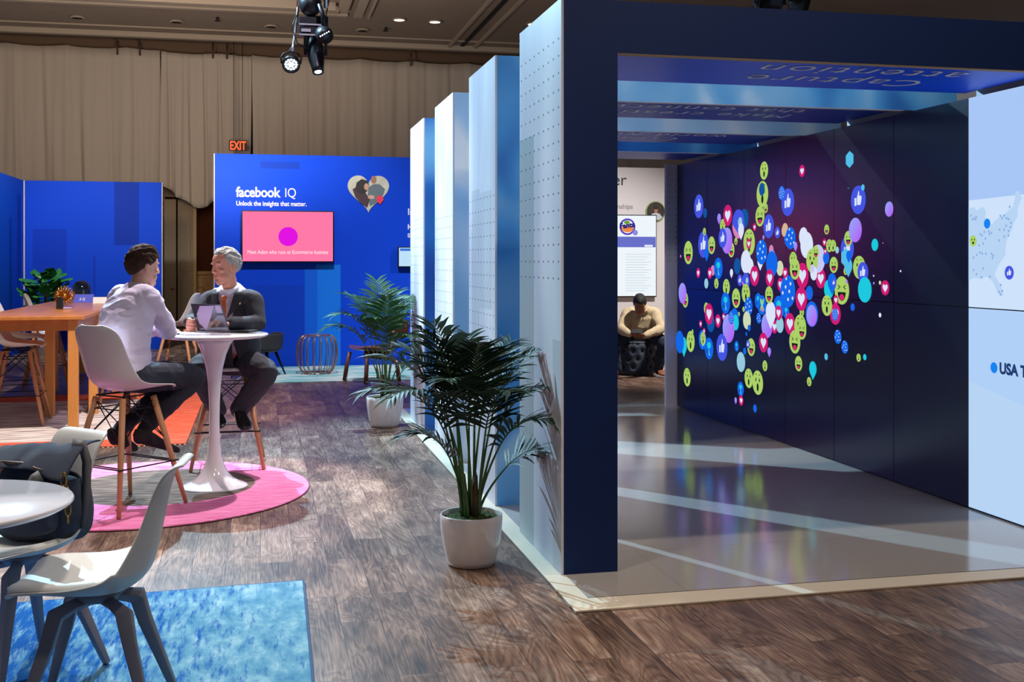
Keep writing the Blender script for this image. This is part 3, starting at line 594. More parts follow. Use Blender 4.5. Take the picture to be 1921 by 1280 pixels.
def grad_emit(name, c0, c1, s=1.):
    """diagonal gradient that repeats with every icon: driven by the icon uv"""
    m = bpy.data.materials.new(name); m.use_nodes = True; nt = m.node_tree; nt.nodes.clear(); N = nt.nodes.new; lk = nt.links.new
    o = N('ShaderNodeOutputMaterial'); e = N('ShaderNodeEmission'); uv = N('ShaderNodeUVMap'); uv.uv_map = 'uv'
    sp = N('ShaderNodeSeparateXYZ'); lk(uv.outputs[0], sp.inputs[0]); md = N('ShaderNodeMath'); md.operation = 'ADD'
    lk(sp.outputs[0], md.inputs[0]); lk(sp.outputs[1], md.inputs[1]); hf = N('ShaderNodeMath'); hf.operation = 'MULTIPLY'; hf.inputs[1].default_value = .5; lk(md.outputs[0], hf.inputs[0])
    r = ramp(nt, [(.15, c0), (.85, c1)]); lk(hf.outputs[0], r.inputs[0]); lk(r.outputs[0], e.inputs[0]); e.inputs[1].default_value = s; lk(e.outputs[0], o.inputs[0]); return m
EM = [emit('icon_blue', srgb(68, 86, 226)), emit('icon_lime', srgb(172, 208, 104)), emit('icon_pink', srgb(206, 30, 116)), emit('icon_white', srgb(218, 228, 250)),
      emit('icon_dark', srgb(22, 34, 30)), grad_emit('icon_violet', srgb(176, 100, 245), srgb(150, 160, 250)), emit('icon_cyan', srgb(30, 200, 222)), emit('icon_strong_blue', srgb(20, 104, 232)),
      emit('icon_navy', srgb(20, 84, 160)), emit('icon_tan', srgb(214, 180, 150)), emit('icon_cream', srgb(205, 218, 180)), emit('icon_pale_cyan', srgb(150, 200, 222)), emit('icon_rose', srgb(216, 130, 186)),
      emit('icon_hex', srgb(84, 190, 232)), emit('icon_mouth', srgb(214, 40, 110)), emit('icon_lavender', srgb(198, 200, 245))]
IX = dict(blue=0, lime=1, pink=2, white=3, dark=4, violet=5, cyan=6, sblue=7, navy=8, tan=9, cream=10, palecyan=11, rose=12, hex=13, mouth=14, lav=15)
def drop_poly(r, n=30):
    pts = []
    for i in range(n+1):
        t = R(-38)+R(256)*i/n; pts.append((r*.82*math.cos(t), r*.18+r*.82*math.sin(t)))
    pts.append((0, -r*1.05)); return pts
THUMB = [(-.10, -.36), (.28, -.36), (.36, -.28), (.34, -.18), (.42, -.12), (.40, -.02), (.45, .05), (.42, .14), (.45, .20), (.38, .28), (.12, .28), (.14, .44), (.10, .60), (.0, .62), (-.04, .42), (-.16, .22), (-.16, -.30)]
CUFF = [(-.50, -.40), (-.24, -.40), (-.24, .14), (-.50, .14)]
YE = [10.88, 10.075, 9.245, 8.435, 7.645, 6.835, 6.015, 5.19]
vw = thing('video_wall', 'long wall of dark display panels covered with reaction icons, map at its near end', 'video wall', (4.2, 0, .012))
vw.location = (0, 0, 0)
M_slide = icon_screen_mat(); M_bz = mat('panel_bezel', (.006, .007, .012), .35)
def map_top():
    return emit('map_light', srgb(206, 226, 252), 1.0)
M_maplo = emit('map_pale', srgb(176, 208, 248), 1.0); M_maphi = emit('map_sky', srgb(206, 226, 252), 1.0)
PAN = {}
for i in range(7):
    for j in range(2):
        a, b = YE[i+1], YE[i]; z0, z1 = (.02, 1.235) if j == 0 else (1.235, 2.51)
        h = MB().box(4.206, 4.26, a+.0015, b-.0015, z0+.0015, z1-.0015).build('display_panel', M_bz, vw)
        g = .0035
        s = MB().box(4.2, 4.206, a+g, b-g, z0+g, z1-g).build('screen', (M_slide if i < 6 else (M_maphi if j else M_maplo)), h)
        PAN[(i, j)] = h
M_fb = MB().box(4.215, 4.255, 5.19, 10.88, .0, .022).build('base_rail', M_bz, vw)
class Icons:
    def __init__(s): s.v = []; s.f = []; s.m = []; s.uv = []; s.n = 0
def putpoly(ic, poly, y, z, mi, lift, r=1.0):
    o = len(ic.v)
    for (a, b) in poly: ic.v.append((4.2-.0003-lift, y-a, z+b)); ic.uv.append((.5-a/(2*r), .5+b/(2*r)))
    tri = tessellate_polygon([[Vector((a, b, 0)) for a, b in poly]])
    for t in tri: ic.f.append(tuple(i+o for i in t)); ic.m.append(mi)
groups = {}
order = 0
for rec in EMO.split(';'):
    y, z, r, t = rec.split(','); y = float(y); z = float(z); r = float(r); order += 1
    i = next((k for k in range(7) if YE[k+1] <= y <= YE[k]), 5); j = 1 if z > 1.235 else 0
    ic = groups.setdefault((i, j), Icons()); lf = order*.000014
    P = lambda poly, m, l=0, s=1.: putpoly(ic, [(a*s, b*s) for a, b in poly], y, z, IX[m], lf+l*.0000045, r)
    rnd = random.Random(order)
    if t in ('like', 'blue', 'blue2', 'dots', 'mixp', 'mixb', 'mixc', 'dotsw'):
        P(circ(r), 'blue' if t in ('like', 'mixp') else 'navy' if t == 'blue2' else 'sblue')
    if t == 'like': P(THUMB, 'white', 1, r); P(CUFF, 'white', 1, r)
    if t == 'wow':
        P(circ(r, ry=r), 'lime'); P(circ(r*.10, 12, -r*.33, r*.22, r*.17), 'dark', 1); P(circ(r*.10, 12, r*.33, r*.22, r*.17), 'dark', 1); P(circ(r*.19, 16, 0, -r*.38, r*.34), 'dark', 1)
        for sx in (-1, 1): P([(sx*.2*r, .58*r), (sx*.32*r, .66*r), (sx*.48*r, .60*r), (sx*.47*r, .66*r), (sx*.32*r, .73*r), (sx*.2*r, .65*r)], 'dark', 1)
    if t == 'haha':
        P(circ(r), 'lime')
        for sx in (-1, 1):
            P([(sx*.55*r, .42*r), (sx*.17*r, .24*r), (sx*.55*r, .04*r), (sx*.55*r, .13*r), (sx*.32*r, .24*r), (sx*.55*r, .34*r)], 'dark', 1)
        mo = [(-.55*r, -.12*r)]+[(.55*r*math.cos(math.pi*(1+k/14)), -.12*r+.62*r*math.sin(math.pi*(1+k/14))) for k in range(15)]
        P(mo, 'dark', 1); P(circ(r*.33, 18, 0, -.48*r, r*.22), 'mouth', 2)
    if t == 'heart': P(circ(r), 'pink'); P(heart(r*.62, 24), 'white', 1)
    if t == 'mixp':
        P([(-r*.98, 0)]+[(r*math.cos(math.pi+k*math.pi/24), r*math.sin(math.pi+k*math.pi/24)) for k in range(1, 16)], 'rose', 1); P(circ(r*.35, 20, r*.3, r*.1), 'palecyan', 2)
    if t in ('mixb', 'mixc'):
        P(circ(r*.45, 16, 0, r*.30, r*.3), 'cyan', 1); P([(-.1*r, -.2*r), (0, .2*r), (.08*r, -.3*r), (.3*r, -.6*r), (-.05*r, -.7*r)], 'rose' if t == 'mixc' else 'hex', 2); P(circ(r*.2, 12, -r*.5, -r*.3), 'navy', 2)
    if t == 'mixc': P([(-.5*r, .6*r), (-.3*r, .7*r), (.5*r, -.5*r), (.35*r, -.6*r)], 'lime', 2); P([(.5*r, .6*r), (.3*r, .7*r), (-.5*r, -.5*r), (-.35*r, -.6*r)], 'lime', 2)
    if t in ('dots', 'dotsw'):
        nn = 7 if t == 'dots' else 22; rr = .11*r if t == 'dots' else .07*r
        for k in range(nn):
            an = k*2.399; rad = r*.86*math.sqrt((k+.4)/nn); P(circ(rr, 10, rad*math.cos(an), rad*math.sin(an)), 'white', 1)
    if t in ('violet', 'violetdrop'): P(circ(r) if t == 'violet' else drop_poly(r), 'violet')
    if t == 'bluedrop': P(drop_poly(r), 'sblue')
    if t == 'cyandrop': P(drop_poly(r), 'cyan')
    if t == 'whitedrop': P(drop_poly(r), 'white')
    if t == 'palecyandrop': P(drop_poly(r), 'hex')
    if t == 'hex': P([(r*math.sin(k*math.pi/3), r*math.cos(k*math.pi/3)) for k in range(6)], 'hex')
    if t in ('cyan', 'white', 'navy', 'tan', 'cream', 'palecyan'): P(circ(r), t)
    if t == 'palelav': P(circ(r), 'lav')
    if t == 'pink': P(circ(r), 'rose')
# map panel
ic = groups.setdefault((6, 1), Icons())
def wpoly(ic, pts, mi, lift):
    o = len(ic.v)
    for (a, b) in pts: ic.v.append((4.2-.0003-lift, a, b)); ic.uv.append((0, 0))
    for t in tessellate_polygon([[Vector((a, b, 0)) for a, b in pts]]): ic.f.append(tuple(i+o for i in t)); ic.m.append(mi)
EM += [emit('map_band', srgb(168, 198, 246)), emit('map_land', srgb(184, 212, 244)), emit('map_dot', srgb(140, 176, 224)), emit('map_marker', srgb(22, 132, 240))]
wpoly(ic, [(6.01, 1.885), (6.01, 2.505), (5.195, 2.505), (5.195, 1.90)], 16, 0)
wpoly(ic, USMAP, 17, .0001)
for (a, b) in USDOTS: wpoly(ic, [(a+.008*math.cos(k), b+.008*math.sin(k)) for k in [q*math.pi/5 for q in range(10)]], 18, .0002)
def disc(ic, a, b, r, mi, lift, n=28): wpoly(ic, [(a+r*math.cos(q*2*math.pi/n), b+r*math.sin(q*2*math.pi/n)) for q in range(n)], mi, lift)
disc(ic, *MARKS[0], .030, 19, .0003); a, b = MARKS[1]; disc(ic, a, b, .034, 1, .0003)
for da, db, r_ in ((.013, .008, .005), (-.013, .008, .005), (0, -.012, .009)): disc(ic, a+da, b+db, r_, 4, .0004, 12)
a, b = MARKS[2]; disc(ic, a, b, .040, 0, .0003)
for pl in (THUMB, CUFF): wpoly(ic, [(a-u*.040, b+v*.040) for u, v in pl], 3, .0004)
ic = groups.setdefault((6, 0), Icons()); disc(ic, *MARKS[3], .032, 19, .0003)
wpoly(ic, [(6.01, .79), (6.01, .03), (5.195, .03), (5.195, .64)], 17, .0001)
for key, ic in groups.items():
    if not ic.v: continue
    me = bpy.data.meshes.new('screen_graphics'); me.from_pydata(ic.v, [], ic.f)
    for m_ in EM: me.materials.append(m_)
    me.polygons.foreach_set('material_index', ic.m)
    ul = me.uv_layers.new(name='uv'); 
    for lp_ in me.loops: ul.data[lp_.index].uv = ic.uv[lp_.vertex_index]
    o = bpy.data.objects.new('screen_graphics', me); COL.objects.link(o); o.parent = PAN[key]
a, b = MARKS[4]
text('screen_lettering', 'USA TODAY', .088, emit('label_navy', srgb(30, 60, 110)), frame((4.1985, a, b-.022), (0, -1, 0), (0, 0, 1)), PAN[(6, 0)], bold=.004, depth=.0003)

# ---------------------------------------------------------------- rugs
def rug_mat(name, fn_stops, stretch, ns, detail=6, bump=.5, extra=None):
    m, nt, b = newmat(name); N = nt.nodes.new; lk = nt.links.new
    tc = N('ShaderNodeTexCoord'); mp = N('ShaderNodeMapping'); mp.inputs['Scale'].default_value = stretch
    n = N('ShaderNodeTexNoise'); n.inputs['Scale'].default_value = ns; n.inputs['Detail'].default_value = detail; n.inputs['Roughness'].default_value = .65
    lk(tc.outputs['Object'], mp.inputs[0]); lk(mp.outputs[0], n.inputs['Vector']); r = ramp(nt, fn_stops); lk(n.outputs[0], r.inputs[0])
    out = r.outputs[0]
    if extra: out = extra(nt, tc, out, N, lk)
    lk(out, b.inputs['Base Color']); b.inputs['Roughness'].default_value = .95; b.inputs['Specular IOR Level'].default_value = .1
    n2 = N('ShaderNodeTexNoise'); n2.inputs['Scale'].default_value = 260; lk(tc.outputs['Object'], n2.inputs['Vector'])
    bp = N('ShaderNodeBump'); bp.inputs['Strength'].default_value = bump; bp.inputs['Distance'].default_value = .004; lk(n2.outputs[0], bp.inputs['Height']); lk(bp.outputs[0], b.inputs['Normal'])
    return m
def blue_extra(nt, tc, out, N, lk):
    n = N('ShaderNodeTexNoise'); n.inputs['Scale'].default_value = 1.0; n.inputs['Detail'].default_value = 6; n.inputs['Roughness'].default_value = .7
    mp = N('ShaderNodeMapping'); mp.inputs['Scale'].default_value = (34, 5, 1); mp.inputs['Rotation'].default_value = (0, 0, R(-14)); lk(tc.outputs['Object'], mp.inputs[0]); lk(mp.outputs[0], n.inputs['Vector'])
    sp = N('ShaderNodeSeparateXYZ'); lk(tc.outputs['Object'], sp.inputs[0])
    # denser dark streaks towards the left side of the weave
    mr = N('ShaderNodeMapRange'); mr.inputs[1].default_value = -.9; mr.inputs[2].default_value = .15; mr.inputs[3].default_value = .10; mr.inputs[4].default_value = -.10; lk(sp.outputs['X'], mr.inputs[0])
    a = N('ShaderNodeMath'); a.operation = 'ADD'; lk(n.outputs[0], a.inputs[0]); lk(mr.outputs[0], a.inputs[1])
    r = ramp(nt, [(.46, grey(0)), (.62, grey(1))]); lk(a.outputs[0], r.inputs[0])
    mx = N('ShaderNodeMix'); mx.data_type = 'RGBA'; lk(r.outputs[0], mx.inputs[0]); lk(out, mx.inputs[6]); mx.inputs[7].default_value = srgb(16, 84, 156); return mx.outputs[2]
M_brug = rug_mat('blue_rug_pile', [(.3, srgb(62, 120, 156)), (.5, srgb(102, 152, 176)), (.68, srgb(148, 184, 196))], (2.2, 1, 1), 6, 10, .9, blue_extra)
o = MB().prism([(-2.3, 2.7), (.165, 2.7), (.195, 5.345), (-2.3, 5.20)], .0, .014).build('area_rug', M_brug, bevel=.004); o.location.z = .001
tag(o, 'pale and deep blue mottled rug under the front chairs, bound in navy', 'rug')
MB().prism([(.165, 2.7), (.173, 2.7), (.203, 5.353), (-2.3, 5.208), (-2.3, 5.20), (.195, 5.345)], 0, .013).build('bound_edge', mat('navy_binding', srgb(24, 62, 110), .8), o)
def pink_extra(nt, tc, out, N, lk):
    n = N('ShaderNodeTexNoise'); n.inputs['Scale'].default_value = 1.0; n.inputs['Detail'].default_value = 4
    mp = N('ShaderNodeMapping'); mp.inputs['Scale'].default_value = (5, 60, 1); mp.inputs['Rotation'].default_value = (0, 0, R(12)); lk(tc.outputs['Object'], mp.inputs[0]); lk(mp.outputs[0], n.inputs['Vector'])
    g = ramp(nt, [(.35, srgb(66, 54, 50)), (.5, srgb(104, 90, 82)), (.68, srgb(150, 134, 122))]); lk(n.outputs[0], g.inputs[0])
    d = N('ShaderNodeVectorMath'); d.operation = 'DISTANCE'; d.inputs[1].default_value = (.12, .12, 0); lk(tc.outputs['Object'], d.inputs[0])
    rr = ramp(nt, [(.60, grey(1)), (.615, grey(0))]); lk(d.outputs['Value'], rr.inputs[0])
    mx = N('ShaderNodeMix'); mx.data_type = 'RGBA'; lk(rr.outputs[0], mx.inputs[0]); lk(out, mx.inputs[6]); lk(g.outputs[0], mx.inputs[7]); return mx.outputs[2]
M_prug = rug_mat('pink_rug_weave', [(.3, srgb(214, 92, 148)), (.5, srgb(232, 128, 176)), (.7, srgb(244, 168, 202))], (5, 50, 1), 1, 4, .6, pink_extra)
pc = L(-2.43, 7.32)
o = MB().lathe([(1.075, 0), (1.085, .006), (1.075, .012), (.0001, .012)], seg=96).build('round_rug', M_prug, origin=None); o.location = (pc.x, pc.y, .001)
tag(o, 'round pink woven rug with grey centre under the tulip table', 'rug')
def orange_extra(nt, tc, out, N, lk):
    mp = N('ShaderNodeMapping'); mp.inputs['Scale'].default_value = (1.3, 9, 1); lk(tc.outputs['Object'], mp.inputs[0])
    n = N('ShaderNodeTexNoise'); n.inputs['Scale'].default_value = 2.2; n.inputs['Detail'].default_value = 5; lk(mp.outputs[0], n.inputs['Vector'])
    g = ramp(nt, [(.36, srgb(140, 122, 120)), (.48, srgb(206, 194, 186)), (.62, srgb(238, 230, 222))]); lk(n.outputs[0], g.inputs[0])
    sp = N('ShaderNodeSeparateXYZ'); lk(tc.outputs['Object'], sp.inputs[0]); fac = None
    for o_, op, v in ((0, 'LESS_THAN', -1.12), (1, 'GREATER_THAN', 9.93), (1, 'LESS_THAN', 12.75)):
        q = N('ShaderNodeMath'); q.operation = op; lk(sp.outputs[o_], q.inputs[0]); q.inputs[1].default_value = v
        if fac is None: fac = q.outputs[0]
        else:
            w_ = N('ShaderNodeMath'); w_.operation = 'MULTIPLY'; lk(fac, w_.inputs[0]); lk(q.outputs[0], w_.inputs[1]); fac = w_.outputs[0]
    mx = N('ShaderNodeMix'); mx.data_type = 'RGBA'; lk(fac, mx.inputs[0]); lk(out, mx.inputs[6]); lk(g.outputs[0], mx.inputs[7]); return mx.outputs[2]
M_orug = rug_mat('orange_rug_weave', [(.3, srgb(206, 74, 50)), (.5, srgb(222, 100, 72)), (.7, srgb(236, 142, 112))], (2, 16, 1), 2, 5, .5, orange_extra)
o = MB().box(-4.2, -.60, 9.58, 13.3, 0, .011).build('area_rug', M_orug, bevel=.003); o.location.z = .001
tag(o, 'orange bordered rug with pale streaked centre under the tall wooden table', 'rug')
q = MB()
for i in range(90): q.box(-.60-i*.04-.012, -.60-i*.04, 9.555, 9.58, 0, .004)
q.build('fringe', mat('cream_fringe', srgb(220, 205, 180), .9), o)
M_trug = rug_mat('teal_rug_weave', [(.3, srgb(70, 150, 160)), (.46, srgb(140, 196, 196)), (.6, srgb(214, 220, 212))], (1, 3, 1), 1.5, 6)
o = MB().box(-.05, 2.45, 14.15, 16.2, 0, .010).build('area_rug', M_trug, bevel=.003); o.location.z = .001
tag(o, 'faded teal and cream rug along the foot of the lettered blue wall', 'rug')
o = MB().box(4.3, 7.6, 14.55, 17.15, 0, .010).build('area_rug', rug_mat('beige_rug_weave', [(.3, srgb(160, 130, 110)), (.6, srgb(205, 182, 160))], (1, 1, 1), 12), bevel=.003); o.location.z = .001
tag(o, 'beige carpet under the dark tufted ottoman in the lounge', 'rug')

# ---------------------------------------------------------------- molded shell seats
DSW = [(0, .212, -.022, .150, .0), (.025, .214, -.012, .195, .004), (.10, .185, .0, .220, .012), (.25, .09, -.010, .228, .035), (.42, -.03, -.018, .230, .060), (.55, -.12, -.004, .230, .082), (.65, -.18, .045, .226, .092),
       (.74, -.212, .12, .222, .085), (.83, -.232, .21, .214, .065), (.92, -.252, .31, .204, .045), (.97, -.263, .365, .175, .03), (.992, -.268, .388, .13, .022), (1, -.269, .392, .09, .02)]
TUL = [(0, .238, -.012, .085, .004), (.02, .240, -.006, .14, .006), (.08, .216, .006, .195, .018), (.2, .15, .004, .222, .032), (.36, .03, -.012, .232, .055), (.5, -.085, -.008, .230, .075), (.6, -.155, .035, .216, .078),
       (.69, -.180, .105, .188, .058), (.79, -.200, .20, .158, .036), (.88, -.218, .295, .148, .020), (.94, -.238, .362, .150, .008), (.975, -.262, .394, .145, .0), (.992, -.282, .400, .125, .0), (1, -.292, .393, .10, .0)]
def shell_fn(keys, off=0., u0=0., u1=1., vs=1., pw=2.4):
    def P(u):
        return spline(keys, u)
    def fn(a, b):
        u = lerp(u0, u1, a); v = (b*2-1)*vs
        x, z, w, l = P(u); xa, za, _, _ = P(max(0, u-.01)); xb, zb, _, _ = P(min(1, u+.01))
        T = Vector((xb-xa, zb-za)); T.normalize(); N = Vector((T.y, -T.x))
        s = math.copysign(abs(v)**.9, v)
        h = l*abs(v)**pw + off
        return Vector((x+N.x*h, w*s, z+N.y*h))
    return fn
M_pp = mat('white_plastic', srgb(226, 222, 220), .32, spec=.5)
M_pp2 = mat('soft_white_plastic', srgb(200, 200, 198), .38, spec=.5)
M_pad = mat('white_leatherette', srgb(232, 232, 226), .5, nscale=300, nbump=.15)
M_beech = mat('beech_wood', srgb(202, 142, 100), .5, nscale=10, nvar=.14, stretch=(1, 1, .15))
M_greyw = mat('grey_painted_wood', srgb(120, 118, 130), .5, nscale=12, nvar=.05)
M_steel = mat('dark_steel', srgb(120, 120, 122), .35, .9)
def stool(label, loc, rz, group='white shell bar stools', seat=.73):
    t = thing('bar_stool', label, 'bar stool', loc, rz, group)
    s = MB(); s.grid(shell_fn(DSW), 34, 18); s.v = [(a, b, c+seat) for a, b, c in s.v]
    s.build('seat_shell', M_pp, t, solid=.007, subsurf=1)
    tops = {}
    for sx in (1, -1):
        for sy in (1, -1):
            a = Vector((sx*.115-.01, sy*.12, seat-.055)); b = Vector((sx*.255-.01, sy*.255, 0.002)); tops[(sx, sy)] = (a, b)
            MB().tube([a, lerp(a, b, .5), b], [.0195, .018, .0125], 12).build('leg', M_beech, t)
    w = MB(); P = lambda k, f: lerp(tops[k][0], tops[k][1], f)
    ks = [(1, 1), (1, -1), (-1, -1), (-1, 1)]
    for i in range(4):
        a, b = ks[i], ks[(i+1) % 4]
        w.tube([P(a, .02), P(b, .40)], .0035, 6); w.tube([P(b, .02), P(a, .40)], .0035, 6)
        w.tube([P(a, 0)+Vector((0, 0, .012)), P(b, 0)+Vector((0, 0, .012))], .005, 6); w.tube([P(a, .1), P(b, .1)], .004, 6)
        w.tube([P(a, 0)+Vector((0, 0, .01)), Vector((0, 0, seat-.028))], .005, 6)
    w.build('wire_brace', M_blk, t)
    f = MB()
    for i in range(4):
        a, b = ks[i], ks[(i+1) % 4]
        pa, pb = P(a, .60), P(b, .60); ex = (pb-pa).normalized()*.03
        out = ((pa+pb)/2-Vector((0, 0, pa.z))); out.z = 0; out.normalize()
        if i % 2 == 0 or True:
            f.tube([pa-ex+out*.018, pb+ex+out*.018], .0042, 6)
            if i % 2 == 0: f.tube([pa-ex-out*.018, pb+ex-out*.018], .0042, 6)
    f.build('foot_rail', M_blk, t)
    return t
def ang(lat, t):
    v = L(lat, t)-L(0, 0); return math.atan2(v.y, v.x)
sA = stool('white shell bar stool carrying the man in the lilac shirt', tuple(L(-2.37, 6.86, .0135)), ang(.52, .86))
def stool_copy(label, loc, rz): return dup(sA, loc, rz, label)
stool_copy('white shell bar stool under the older man in the dark suit', tuple(L(-2.09, 8.23, .0135)), ang(.22, -.975))
PI = math.pi
stool_copy('white shell bar stool, nearest one on the left side of the wooden table', (-2.18, 11.08, .0135), 0.05)
stool_copy('white shell bar stool, second from the camera on the left side of the wooden table', (-2.36, 12.12, .0135), .08)
stool_copy('white shell bar stool with its back before the leafy plant', (-2.50, 14.36, 0), R(6))
stool_copy('white shell bar stool, near one on the right side of the wooden table', (-1.42, 12.08, .0135), PI-.1)
stool_copy('white shell bar stool whose pale back shows between the two talking men', (-1.0, 14.35, 0), PI-.2)

# ---------------------------------------------------------------- tulip bar table
tp = L(-1.985, 7.45)
tt = thing('tulip_table', 'white round pedestal bar table on the pink rug between the two men', 'table', (tp.x, tp.y, .013))
M_gloss = mat('white_lacquer', srgb(236, 230, 234), .14, coat=.6)
MB().lathe([(.218, 0), (.220, .004), (.205, .012), (.165, .028), (.125, .052), (.092, .088), (.066, .14), (.047, .21), (.037, .30), (.033, .42), (.035, .55), (.042, .68), (.056, .79), (.078, .88), (.108, .95), (.14, .993)], seg=64).build('pedestal', M_gloss, tt)
MB().lathe([(.30, .992), (.335, .996), (.352, 1.008), (.352, 1.014), (.347, 1.018), (.0001, 1.018)], seg=72, cap=True).build('tabletop', M_gloss, tt)
TT = 1.0315
# ---------------------------------------------------------------- wooden communal table
M_oak = mat('honey_oak', srgb(206, 132, 66), .32, nscale=7, nvar=.16, stretch=(1.5, .18, 1), coat=.2)
M_oak2 = mat('honey_oak_leg', srgb(216, 148, 76), .4, nscale=7, nvar=.12, stretch=(1, 1, .15))
def wtable(label, y0, y1, legs):
    t = thing('wooden_table', label, 'table', (-1.97, y0, .012), 0, 'tall wooden communal tables')
    MB().box(-.46, .45, 0, y1-y0, .985, 1.02).build('tabletop', M_oak, t, bevel=.005)
    a = MB(); a.box(-.41, .40, .04, .065, .89, .985); a.box(-.41, .40, y1-y0-.065, y1-y0-.04, .89, .985); a.box(.375, .40, .065, y1-y0-.065, .89, .985); a.box(-.41, -.385, .065, y1-y0-.065, .89, .985)
    a.build('apron', M_oak, t, bevel=.002)
    for (x, y) in legs: MB().box(x+1.97-.042, x+1.97+.042, y-y0-.042, y-y0+.042, 0, .985).build('leg', M_oak2, t, bevel=.006)
    return t
wtable('long honey wood bar table nearer the camera, holding the gold starburst', 10.42, 13.62, [(-1.615, 10.50), (-2.33, 10.50), (-1.60, 11.62), (-1.99, 11.55), (-1.615, 13.5), (-2.33, 13.5)])
wtable('far honey wood bar table behind the seam, beyond the dark glass dome', 13.65, 15.95, [(-1.615, 13.78), (-2.33, 13.78), (-1.615, 15.85), (-2.33, 15.85)])
# things on it
WT = 1.0325
o = MB(); o.prism([(-.034, 0), (.034, 0), (.034, .085), (.012, .125), (-.012, .125), (-.034, .085)], -.034, .034, frame((0, 0, 0), (1, 0, 0), (0, 0, 1)))
o = o.build('milk_carton_vase', mat('black_ceramic', (.015, .015, .018), .2), bevel=.006); o.location = V(113, 580, 11.25).xy.to_3d()+Vector((0, 0, WT)); tag(o, 'small black carton shaped vase on the wooden table', 'vase')
sbp = V(121, 570, 11.75)
st = thing('starburst_ornament', 'gold spiky starburst ornament on the wooden table behind the black vase', 'ornament', (sbp.x, sbp.y, WT+.115))
M_gold = mat('gold', srgb(216, 160, 80), .3, 1.)
MB().ball((0, 0, 0), .035).build('core', M_gold, st)
q = MB(); rr = random.Random(3)
for i in range(120):
    z = 1-2*(i+.5)/120; a = i*2.39996; s_ = math.sqrt(1-z*z); d_ = Vector((s_*math.cos(a), s_*math.sin(a), z)); q.tube([d_*.02, d_*.112], [.0035, .0022], 4)
q.build('spikes', M_gold, st)
gl, nt_, b_ = newmat('smoked_glass'); b_.inputs['Base Color'].default_value = srgb(36, 52, 50); b_.inputs['Roughness'].default_value = .05; b_.inputs['Alpha'].default_value = .82; b_.inputs['Coat Weight'].default_value = 1
dp = V(153, 563, 14.2)
dm = thing('glass_dome', 'dark smoked glass dome on the far end of the wooden table', 'dome', (dp.x, dp.y, WT))
MB().lathe([(.112, .0), (.112, .10), (.105, .16), (.08, .205), (.045, .228), (.0001, .235)], seg=36, cap=False).build('glass', gl, dm)
MB().lathe([(.118, 0), (.118, .012), (.0001, .013)], seg=32).build('base', M_blk, dm); MB().lathe([(.05, .013), (.055, .09), (.0001, .1)], seg=20).build('candle', mat('wax', srgb(90, 100, 80), .5), dm)
cdp = V(158, 575, 13.0)
cs = thing('card_stand', 'small blue printed tent card on the wooden table before the dome', 'card', (cdp.x, cdp.y, WT), R(-8))
M_cardb = mat('card_blue', srgb(96, 108, 220), .4)
MB().prism([(-.07, 0), (.0, .095), (.004, .095), (.074, 0)], -.11, .11, frame((0, 0, 0), (0, 1, 0), (0, 0, 1))).build('card_body', M_cardb, cs)
text('card_lettering', 'Hi', .07, M_white, frame((-.04, -.062, .02), (1, 0, 0), (0, .59, .8)), cs)
for i, (px, py, t_, lab) in enumerate(((188, 568, 12.75, 'white folded note card on the wooden table beside the lilac shirt'),)):
    p = V(px, py, t_); o = MB().prism([(-.04, 0), (.0, .07), (.04, 0)], -.075, .075, frame((0, 0, 0), (0, 1, 0), (0, 0, 1))).build('note_card', M_pad); o.location = (p.x, p.y, WT); tag(o, lab, 'card')
p = V(127, 583, 11.2)
o = MB().box(-.04, .04, -.03, .03, 0, .022).build('clear_dish', mat('clear_acrylic', srgb(170, 160, 200), .1), bevel=.006); o.location = (p.x, p.y, WT); tag(o, 'tiny clear dish right of the black vase', 'dish')

# ---------------------------------------------------------------- foreground chairs
def tulchair(label, loc, rz):
    t = thing('side_chair', label, 'chair', loc, rz, None)
    s = MB(); s.grid(shell_fn(TUL), 44, 22); s.v = [(a, b, c+.452) for a, b, c in s.v]
    s.build('seat_shell', M_pp2, t, solid=.010, subsurf=1)
    c = MB()
    top = shell_fn(TUL, .028, .055, .60, .90); bot = shell_fn(TUL, .004, .055, .60, .90)
    def cf(a, b):
        e = min(1, min(a, 1-a)*14, min(b, 1-b)*12); e = math.sqrt(max(0, 1-(1-e)**2)); return lerp(bot(a, b), top(a, b), e)
    c.grid(cf, 40, 24); c.v = [(a, b, d+.455) for a, b, d in c.v]
    c.build('seat_pad', M_pad, t, solid=.004)
    for sx in (1, -1):
        for sy in (1, -1):
            a = Vector((sx*.012, sy*.012, .405)); k = Vector((sx*.095, sy*.09, .392)); b = Vector((sx*.215, sy*.205, .002))
            q = MB()
            # flat tapering board leg, thick at the knee
            q.tube([a, lerp(a, k, .6), k+Vector((sx*.01, sy*.01, -.012)), lerp(k, b, .25), lerp(k, b, .6), b], [.020, .024, .034, .029, .023, .0165], 4, up=(0, 0, 1))
            q.build('leg', M_greyw, t, bevel=.004)
    q = MB(); q.lathe([(.06, .40), (.085, .425), (.085, .434), (.0001, .434)], seg=24); q.build('mount', M_greyw, t)
    return t
fc = L(-1.35, 3.64)
ch1 = tulchair('white padded shell chair with grey wooden legs in the foreground, seat empty', (fc.x, fc.y, .0165), ang(-.993, -.12))
ch1['group'] = 'white padded chairs at the round side table'
bc = L(-1.80, 4.10)
dup(ch1, (bc.x, bc.y, .0165), ang(-.56, -.83), 'white padded shell chair with the navy bag on its seat')
